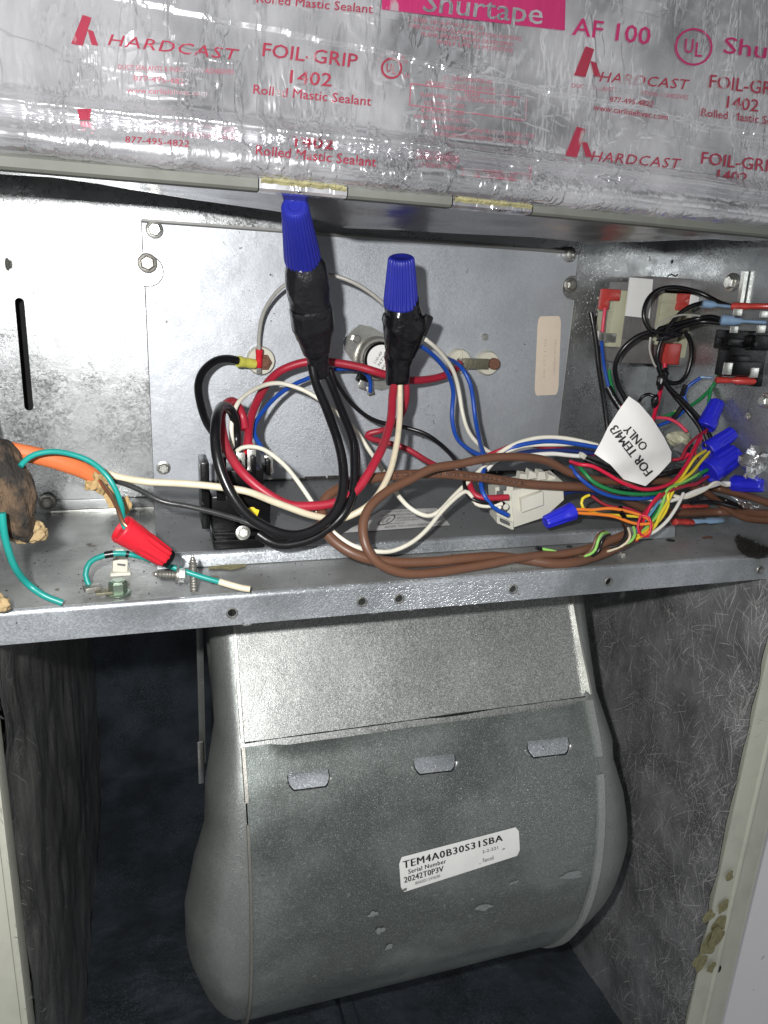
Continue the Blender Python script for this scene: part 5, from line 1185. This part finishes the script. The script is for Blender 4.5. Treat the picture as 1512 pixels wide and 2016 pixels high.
wire('wire_band', 'blackplastic', 9, [(1222, 997, 13.1), (1224, 1004, 13.3), (1225, 1012, 13.6)], 'tiny black band holding the wires above the orange pair', 'band')
wire('wire_band', 'blackplastic', 9, [(1227, 1012, 13.6), (1229, 1018, 13.8)], 'tiny black band on the yellow wire between the orange pair', 'band')
# wraps round the brown cables
for m_, w_, pts_, lb in [
 ('limegreen', 6, [(1196, 1049, 14.6), (1184, 1052, 15.2), (1177, 1066, 15.4), (1172, 1082, 15.4), (1160, 1092, 15.4), (1140, 1097, 15.2)], 'light green wire end spiralled round the brown cables'),
 ('black', 5, [(1201, 1052, 14.6), (1189, 1058, 15.3), (1183, 1072, 15.4), (1178, 1086, 15.4), (1166, 1096, 15.4)], 'thin black wire end spiralled beside the light green one'),
 ('brown', 6, [(1190, 1046, 14.6), (1175, 1056, 15.2), (1166, 1080, 15.3), (1150, 1094, 15.3), (1128, 1100, 15.2)], 'thin brown wire end spiralled round the cables left of the green one'),
 ('black', 6, [(1226, 1032, 14.0), (1232, 1046, 14.9), (1228, 1062, 15.2), (1216, 1074, 15.2), (1200, 1077, 15.0)], 'black wire end hooked over the brown cable tips'),
 ('cream', 5, [(1236, 1040, 14.3), (1240, 1056, 14.9), (1232, 1070, 15.1), (1214, 1080, 15.0), (1196, 1086, 15)], 'thin tan wire end wrapped behind the black hook'),
 ('limegreen', 6, [(1247, 1038, 14.3), (1250, 1052, 14.8), (1243, 1064, 15), (1232, 1070, 15.)], 'light green wire strand at the very end of the brown cables')]:
    wire('wire', m_, w_, pts_, lb, 'wire', None)
o, p, r = wire('wire', 'limegreen', 6, [(1064, 1080, 14.8), (1078, 1083, 14.9), (1092, 1086, 15.), (1104, 1092, 15)], 'short light green wire stub with a black tip poking from the brown cable')
wire('wire_tip', 'black', 7.5, [(1056, 1078, 14.8), (1062, 1080, 14.8), (1068, 1081, 14.8)], parent=o)

# frayed hairs on the charred lump
random.seed(9); mb = MB(); c0 = pt(6, 960, 14.6)
for i in range(1400):
    d = Vector((random.gauss(0, 1), random.gauss(0, 1), random.gauss(0, 1))).normalized(); Mx = Matrix.Rotation(-.22, 3, 'Y'); P = c0 + Mx @ Vector((d.x * .0120, d.y * .0115, d.z * .0250))
    e = (d + Vector((random.uniform(-.6, .6), random.uniform(-.6, .6), random.uniform(-1.4, 0)))).normalized() * random.uniform(.0012, .0035); s_ = e.cross(d + Vector((.1, .2, .3))).normalized() * .00014
    mb.add([P - s_, P + s_, P + e], [(0, 1, 2)])
mb.build('frayed_hairs', 'char', [o for o in bpy.data.objects if o.name == 'charred_insulation'][0], smooth=False, kind='stuff')

# dust and crumbs on the shelf
random.seed(31); mb = MB()
for i in range(420):
    x = random.uniform(-.09, .375); y = random.uniform(-.152, -.004)
    if .0 < x < .337 and y > -.120: z = ZT + KT * y + .0001 if y > -.113 else None
    else: z = ZS + .0001
    if z is None: continue
    r_ = random.uniform(.0002, .0006) * (1.6 if random.random() < .06 else 1); P = Vector((x, y, z)); a = random.random() * 6
    mb.add([P + Vector((math.cos(a) * r_, math.sin(a) * r_, 0)), P + Vector((math.cos(a + 2.1) * r_, math.sin(a + 2.1) * r_, 0)), P + Vector((math.cos(a + 4.2) * r_, math.sin(a + 4.2) * r_, 0)), P + Vector((0, 0, r_ * .8))], [(0, 1, 2), (0, 1, 3), (1, 2, 3), (2, 0, 3)])
mb.build('shelf_crumbs', 'rag', None, smooth=False, **T('fine dark dust and crumbs scattered over the shelf and tray', 'dust', None, 'stuff'))

# ================================================================== UPPER RIGHT CORNER
def bp(mb, x0, y0, x1, y1, Y, dep, bev=.0006):
    a, b, c, d = bxpx(x0, y0, x1, y1, Y); return mb.bx(a, b, Y, Y + dep, c, d, bev)
tf = empty('transformer', onY(1290, 715, -.04), **T('transformer with yellowed plastic coils and a grey laminated core in the right corner', 'transformer'))
bp(MB(), 1206, 571, 1238, 684, -.034, .020, .001).build('coil_bobbin', 'bobbin', tf)
for k in range(4): bp(MB(), 1203, 585 + k * 24, 1209, 590 + k * 24, -.0335, .018, .0003).build('bobbin_rib', 'bobbin', tf)
cr = MB(); 
for k in range(13):
    a, b, c, d = bxpx(1228, 556, 1290, 712, -.034); t = (b - a) / 13
    cr.bx(a + t * k, a + t * (k + .86), -.0345 - .0002 * (k % 2), -.010, c + .0004 * (k % 3), d, .0001)
cr.build('laminated_core', 'core', tf, kind='stuff')
bp(MB(), 1226, 668, 1292, 716, -.0375, .024, .001).build('core_frame', 'core', tf)
bp(MB(), 1284, 548, 1408, 574, -.036, .030, .001).build('steel_frame', 'core', tf)
bp(MB(), 1288, 560, 1300, 716, -.037, .024, .0008).build('steel_frame', 'core', tf)
bp(MB(), 1298, 577, 1341, 680, -.041, .022, .001).build('coil_bobbin', 'bobbin', tf)
for k in range(3): bp(MB(), 1300, 592 + k * 26, 1340, 597 + k * 26, -.0417, .002, .0003).build('bobbin_rib', 'bobbin', tf)
bp(MB(), 1345, 590, 1412, 706, -.041, .020, .001).build('coil_bobbin', 'bobbin', tf)
bp(MB(), 1362, 650, 1398, 700, -.0435, .004, .001).build('bobbin_cover', 'bobbin', tf)
bp(MB(), 1320, 704, 1404, 722, -.040, .020, .0008).build('core_foot', 'core', tf)
bp(MB(), 1304, 676, 1340, 718, -.045, .006, .001).build('terminal_sleeve', 'redclear', tf)
bp(MB(), 1338, 578, 1360, 612, -.045, .006, .001).build('terminal_sleeve', 'redclear', tf)
bp(MB(), 1358, 580, 1382, 606, -.0455, .004, .001).build('terminal_sleeve', 'label', tf)
# blank white label folded over the core
LQ = [(1232, 622), (1279, 627), (1286, 550), (1241, 546)]
lq = quadfn(LQ, lambda x, y: onY(x, y, -.0388)); mb = MB(); prism([lq(0, 0), lq(1, 0), lq(1, 1), lq(0, 1)], (0, 1, 0), .0012).build('label', 'label', tf)
# bracket on the side wall
def wq(x, y, l=.0012): return onX(x, y, XR - l)
prism([wq(1318, 535), wq(1465, 533), wq(1455, 594), wq(1405, 592), wq(1330, 556)], (1, 0, 0), .001).build('wall_bracket', 'wall', tf, smooth=False)
prism([wq(1460, 534, .004), wq(1467, 534, .004), wq(1457, 596, .004), wq(1451, 594, .004)], (1, 0, 0), .003).build('bracket_fold', 'zinc', tf, smooth=False)
screw('screw', wq(1441, 556, .0015), (-1, 0, 0), .0052, 'zinc', tf)
wire('bracket_wire', 'black', 3, [(1314, 545, 3.6), (1322, 540, 3.8), (1330, 544, 3.8), (1334, 540, 3.8)], parent=tf)
# push-on lug on the left coil, its wires
q = empty('terminal_lug', onY(1195, 600, -.036), **T('translucent red push-on terminal at the left coil of the transformer', 'terminal'))
bp(MB(), 1186, 569, 1222, 592, -.038, .004, .0008).build('lug_sleeve', 'redclear', q); bp(MB(), 1183, 588, 1200, 610, -.038, .004, .0008).build('lug_barrel', 'redclear', q)
q = empty('terminal_lug', onY(1195, 670, -.036), **T('bare silver push-on terminal below the red one at the left coil', 'terminal'))
bp(MB(), 1188, 656, 1213, 674, -.037, .003, .0006).build('lug_blade', 'zinc', q); bp(MB(), 1179, 651, 1190, 673, -.038, .003, .0006).build('lug_crimp', 'zinc', q)
for n_, m_, w_, pts_, lb in [
 ('wire', 'pink', 7, [(1191, 606, 4.0), (1188, 630, 4.1), (1186, 654, 4.1)], 'short crimson wire between the two terminals of the left coil'),
 ('wire', 'blue', 7, [(1184, 672, 4.1), (1187, 700, 4.0), (1191, 728, 4.0), (1198, 758, 4.2), (1206, 775, 4.4)], 'blue wire dropping from the silver terminal'),
 ('wire', 'green', 7, [(1199, 728, 3.6), (1200, 742, 3.8), (1204, 760, 4.2), (1214, 786, 4.6), (1226, 806, 5.2), (1246, 822, 6)], 'green wire half hidden in the black sleeve left of the tag'),
 ('wire', 'black', 10, [(1163, 616, 4.2), (1169, 650, 4.4), (1178, 712, 4.6), (1187, 780, 4.8), (1196, 845, 5.2), (1200, 880, 5.6)], 'straight stiff black wire standing left of the transformer'),
 ('sleeve', 'tape', 15, [(1197, 762, 4.6), (1206, 778, 4.9), (1218, 796, 5.3), (1228, 808, 5.6)], 'black tape sleeve gathering wires left of the tag'),
 ('wire', 'redbright', 6, [(1224, 800, 6.0), (1232, 806, 6.4), (1240, 812, 6.6)], 'red wire end peeping above the tag'),
 ('wire', 'black', 9, [(1444, 604, 9.0), (1418, 596, 8.2), (1400, 587, 7.4), (1375, 576, 6.8), (1345, 568, 6.4), (1318, 566, 6.2), (1292, 573, 6.2), (1273, 592, 6.4), (1266, 620, 6.6), (1276, 646, 6.8), (1292, 658, 7.0)], 'black wire arching over the transformer from the upper red sleeve'),
 ('wire', 'black', 10, [(1424, 630, 9.0), (1400, 624, 8.2), (1372, 628, 7.4), (1332, 638, 7.0), (1291, 650, 6.8), (1255, 662, 6.4), (1226, 688, 6.0), (1211, 721, 5.6), (1216, 755, 5.4), (1230, 784, 5.6), (1240, 806, 5.8)], 'black wire curving left and down around the transformer to the tag'),
 ('wire', 'black', 9, [(1420, 636, 8.8), (1380, 634, 7.8), (1340, 645, 7.4), (1310, 656, 7.2), (1285, 652, 7.0)], 'short black wire doubled below the one from the blue sleeve'),
 ('wire', 'black', 9, [(1384, 596, 7.6), (1360, 603, 7.4), (1338, 618, 7.2), (1318, 642, 7.2), (1302, 670, 7.2), (1294, 700, 7.2), (1297, 728, 7.2), (1310, 755, 7.4), (1334, 786, 7.8), (1358, 815, 8.4), (1378, 846, 9.2), (1390, 880, 9.8)], 'black wire falling from the pale blue sleeve past the transformer to the nuts'),
 ('wire', 'black', 9, [(1349, 652, 7.4), (1360, 675, 7.4), (1361, 705, 7.4), (1352, 737, 7.4), (1338, 752, 7.4), (1318, 752, 7.4), (1302, 734, 7.3), (1296, 712, 7.2)], 'black wire hanging in a short loop below the right coil'),
 ('wire', 'black', 9, [(1300, 736, 7.5), (1318, 764, 7.7), (1345, 788, 8), (1372, 818, 8.4), (1394, 850, 8.8), (1400, 870, 9)], 'black wire nearly straight down right toward the blue nuts'),
 ('wire', 'grey', 4, [(1290, 648, 7.2), (1304, 634, 7.3), (1325, 624, 7.3), (1345, 620, 7.4), (1378, 622, 7.6)], 'thin grey striped wire over the black knot'),
 ('wire', 'grey', 4.5, [(1281, 664, 7.2), (1279, 688, 7.2), (1286, 714, 7.2), (1291, 722, 7.2)], 'thin grey wire edge falling from the black knot'),
 ('wire', 'redbright', 8, [(1308, 716, 5.4), (1308, 738, 5.6), (1302, 762, 5.8), (1295, 790, 6.2), (1288, 815, 6.6), (1284, 840, 7.2), (1288, 860, 7.8)], 'red wire down from the lower red sleeve of the transformer'),
 ('wire', 'black', 7, [(1258, 790, 5.6), (1266, 780, 5.8), (1278, 776, 5.9), (1290, 782, 6.2)], 'short black wire tail bent over by the red wire'),
 ('wire', 'green', 7, [(1428, 665, 8.2), (1422, 700, 7.8), (1417, 732, 7.6), (1402, 762, 7.4), (1380, 784, 7.4), (1358, 799, 7.4), (1330, 812, 7.6), (1302, 822, 7.8)], 'green wire from behind the black contactor toward the tag'),
 ('wire', 'green', 6.5, [(1400, 764, 7.6), (1396, 782, 7.8), (1394, 802, 8.2)], 'short green wire dropping to the topmost blue nut'),
 ('wire', 'limegreen', 5, [(1298, 822, 7.6), (1318, 816, 7.6), (1336, 808, 7.6)], 'short light green wire behind the red wire'),
 ('wire', 'blue', 7, [(1382, 742, 8.0), (1366, 752, 7.8), (1352, 764, 7.6), (1347, 782, 7.6), (1353, 798, 7.8), (1344, 812, 7.8), (1322, 828, 7.8), (1296, 838, 7.8)], 'blue wire with black tape bands curving down to the tag'),
 ('sleeve', 'tape', 10, [(1350, 758, 7.8), (1346, 768, 7.7), (1344, 778, 7.6)], 'upper black tape band on the curving blue wire'),
 ('sleeve', 'tape', 10, [(1342, 802, 7.9), (1334, 814, 7.9), (1326, 824, 7.9)], 'lower black tape band on the curving blue wire'),
 ('wire', 'pink', 7, [(1294, 822, 7.8), (1315, 824, 7.9), (1335, 834, 8.2), (1352, 850, 8.6)], 'pink wire bending right behind the cream cloth'),
 ('wire', 'redbright', 7, [(1326, 906, 10.0), (1345, 903, 10.4), (1356, 893, 10.4)], 'short red wire right of the tag edge'),
 ('wire', 'black', 12, [(1150, 903, 10.2), (1185, 918, 10.8), (1230, 934, 11.3), (1290, 936, 11.2), (1340, 925, 10.6)], 'thick black wire bundle lying in shadow under the tag'),
 ('wire', 'navy', 8, [(1110, 972, 11.2), (1140, 966, 11.2), (1175, 972, 11.3)], 'dark blue wire in the shadow right of the plug'),
 ('cable', 'brown', 14, [(1380, 955, 10.4), (1412, 962, 10.2), (1446, 971, 9.9), (1480, 979, 9.7), (1530, 996, 9.0)], 'brown cable leaving at the right edge under the level blue nut'),
 ('wire', 'black', 8, [(1388, 972, 10.6), (1430, 985, 10.2), (1470, 1002, 10), (1530, 1022, 9.5)], 'black wire beside the brown cables at the right edge'),
 ('wire', 'black', 8, [(1360, 990, 11.2), (1400, 988, 10.9), (1450, 1000, 10.6)], 'black wire crossing over the brown cables at right'),
]:
    wire(n_, m_, w_, pts_, lb, {'wire': 'wire', 'sleeve': 'sleeve', 'cable': 'cable'}[n_])
crumple(pt(1318, 660, 7.2), .0105, .0035, .0030, 6, 3, .3, -.25).build('wire_knot_tape', 'tape', None, angle=40, **T('black tape binding the knot of black wires before the transformer', 'electrical tape'))
crumple(pt(1304, 745, 7.4), .0032, .0030, .0070, 4, 3, .3, .35).build('wire_knot_tape', 'tape', None, angle=40, **T('black tape lump on the wires just under the lower red sleeve', 'electrical tape'))
crumple(pt(1289, 790, 6.4), .0024, .0024, .0048, 7, 2, .3, .1).build('wire_knot_tape', 'tape', None, angle=40, **T('black tie round the red wire above the tag corner', 'electrical tape'))
# contactor
YC = -.116
ct = empty('contactor', onX(1480, 750, XR), **T('glossy black contactor cut by the right edge of the photo', 'contactor'))
bp(MB(), 1428, 652, 1540, 690, YC, .010, .001).build('contactor_top', 'blackplastic', ct)
bp(MB(), 1421, 666, 1466, 682, YC - .002, .006, .0012).build('contactor_ear', 'blackplastic', ct)
bp(MB(), 1432, 684, 1540, 742, YC - .001, .010, .001).build('contactor_body', 'blackplastic', ct)
bp(MB(), 1446, 700, 1480, 718, YC - .0035, .004, .0012).build('contactor_boss', 'blackplastic', ct)
bp(MB(), 1444, 712, 1500, 740, YC - .0045, .004, .0008).build('contactor_window', 'blackplastic', ct)
bp(MB(), 1484, 660, 1540, 690, YC - .005, .006, .0012).build('contactor_block', 'blackplastic', ct)
bp(MB(), 1490, 738, 1540, 762, YC - .002, .01, .001).build('contactor_foot', 'blackplastic', ct)
for x, y in ((1434, 674), (1486, 677)):
    a = onY(x, y, YC - .0055); MB().loft([ring(a, X3, Z3, .0020, n=14), ring(a - Y3 * .0012, X3, Z3, .0016, n=14)]).build('rivet', 'blackplastic', ct)
for x0_, y0_, x1_, y1_ in ((1426, 714, 1442, 738), (1478, 724, 1494, 744), (1446, 608, 1462, 622), (1498, 612, 1514, 626), (1440, 642, 1454, 656), (1492, 640, 1508, 656)):
    bp(MB(), x0_, y0_, x1_, y1_, YC - .0050, .0015, .0005).build('spade_terminal', 'zinc', ct)
def sleeve_thing(a, b, w0_, w1_, mat, label, flare=False):
    A, B = pt(*a), pt(*b); ax = (B - A).normalized(); u, v = frame(ax); L_ = (B - A).length; r0, r1 = px2m(w0_ / 2, A), px2m(w1_ / 2, B)
    return MB().loft([ring(A, u, v, r0 * .8, r0 * .5, 16), ring(A + ax * L_ * .03, u, v, r0, r0 * .75, 16), ring(A + ax * L_ * .3, u, v, r0 * .9, r0 * .7, 16), ring(A + ax * L_ * .42, u, v, r0 * .75 if flare else r0 * .9, r0 * .55, 16), ring(A + ax * L_ * .5, u, v, r1 * .95, r1 * .6, 16), ring(B - ax * L_ * .04, u, v, r1, r1 * .6, 16), ring(B, u, v, r1 * .8, r1 * .5, 16)]).build('terminal_sleeve', mat, None, angle=40, **T(label, 'terminal sleeve'))
sleeve_thing((1440, 603, 9.6), (1530, 603, 10.6), 20, 20, 'redclear', 'translucent red terminal sleeve above the black contactor')
sleeve_thing((1409, 748, 10.4), (1488, 750, 11.4), 18, 27, 'redclear', 'translucent red terminal sleeve below the black contactor')
sleeve_thing((1383, 598, 8.2), (1438, 604, 9.0), 22, 12, 'blueclear', 'pale blue terminal sleeve under the arching black wire', True)
sleeve_thing((1418, 630, 9.6), (1508, 635, 10.8), 28, 13, 'blueclear', 'pale blue terminal sleeve touching the top of the contactor', True)
sleeve_thing((1379, 742, 8.4), (1404, 744, 9), 8, 8, 'blueclear', 'tiny pale blue sleeve on the end of the taped blue wire')
sleeve_thing((1326, 1027, 11.4), (1362, 1028, 11.2), 18, 20, 'redclear', 'red terminal sleeve lying on the shelf under the brown cables')
sleeve_thing((1364, 1027, 11.0), (1420, 1024, 10.8), 13, 20, 'blueclear', 'pale blue terminal sleeve on the shelf beside the red one')
sleeve_thing((1342, 997, 10.8), (1392, 996, 10.4), 12, 12, 'redclear', 'red terminal sleeve half hidden between the two brown cables')
# cream cloth, grey box, foil, fuzz
crumple(pt(1338, 866, 7.8), .0108, .0050, .0062, 11, 3, .45, .28).build('cream_bag', 'bobbin', None, angle=60, **T('crumpled cream plastic scrap behind the tag and nuts', 'scrap'))
MB().box(pt(1346, 886, 8.2), (.0130, .006, .0070), Matrix.Rotation(.45, 3, 'Y'), .001).build('grey_block', 'core', None, **T('small grey block beneath the crumpled cream scrap', 'block'))
crumple(pt(1494, 915, 9.0), .0125, .0060, .0085, 13, 2, .9, .35).build('crumpled_foil', 'crinkle', None, angle=15, **T('crumpled shiny foil scrap at the right edge by the blue nuts', 'foil'))
crumple(pt(1474, 998, 9.6), .0125, .0050, .0022, 17, 2, .9, .45).build('crumpled_foil', 'crinkle', None, angle=15, **T('flat shiny foil sliver between the brown cables at the right edge', 'foil'))
crumple(onX(1496, 468, XR) + Vector((-.012, 0, .001)), .020, .008, .0028, 19, 2, .7, .05).build('crumpled_foil', 'crinkle', None, angle=15, **T('crumpled foil edge tucked under the panel at the right edge', 'foil'))
# fuzz on the shelf: short dark hairs
random.seed(5); mb = MB()
for i in range(5000):
    a = random.random() * 6.28; rr_ = random.random() ** .6; px_ = 1490 + 42 * rr_ * math.cos(a); py_ = 1062 + 38 * rr_ * math.sin(a)
    P = onZ(px_, py_, ZS + .0003)
    if P.x > XR - .001: continue
    d = Vector((random.uniform(-1, 1), random.uniform(-1, 1), random.uniform(.1, 1.))).normalized() * random.uniform(.0012, .0042); s_ = d.cross(Vector((random.random(), random.random(), random.random()))).normalized() * .00022
    mb.add([P - s_, P + s_, P + d], [(0, 1, 2)])
mb.build('dark_fuzz', 'fuzz', None, smooth=False, **T('patch of dark fuzzy lint on the shelf at the right edge', 'lint', None, 'stuff'))
blotch(onZ(1488, 1064, ZS + .0004), X3, Y3, .007, seed=8, ax=.8).build('lint_base', 'fuzz', sh)
blotch(onZ(1395, 1058, ZS + .0004), X3, Y3, .0030, seed=9, ax=1.9).build('rust_mark', 'rust', sh)
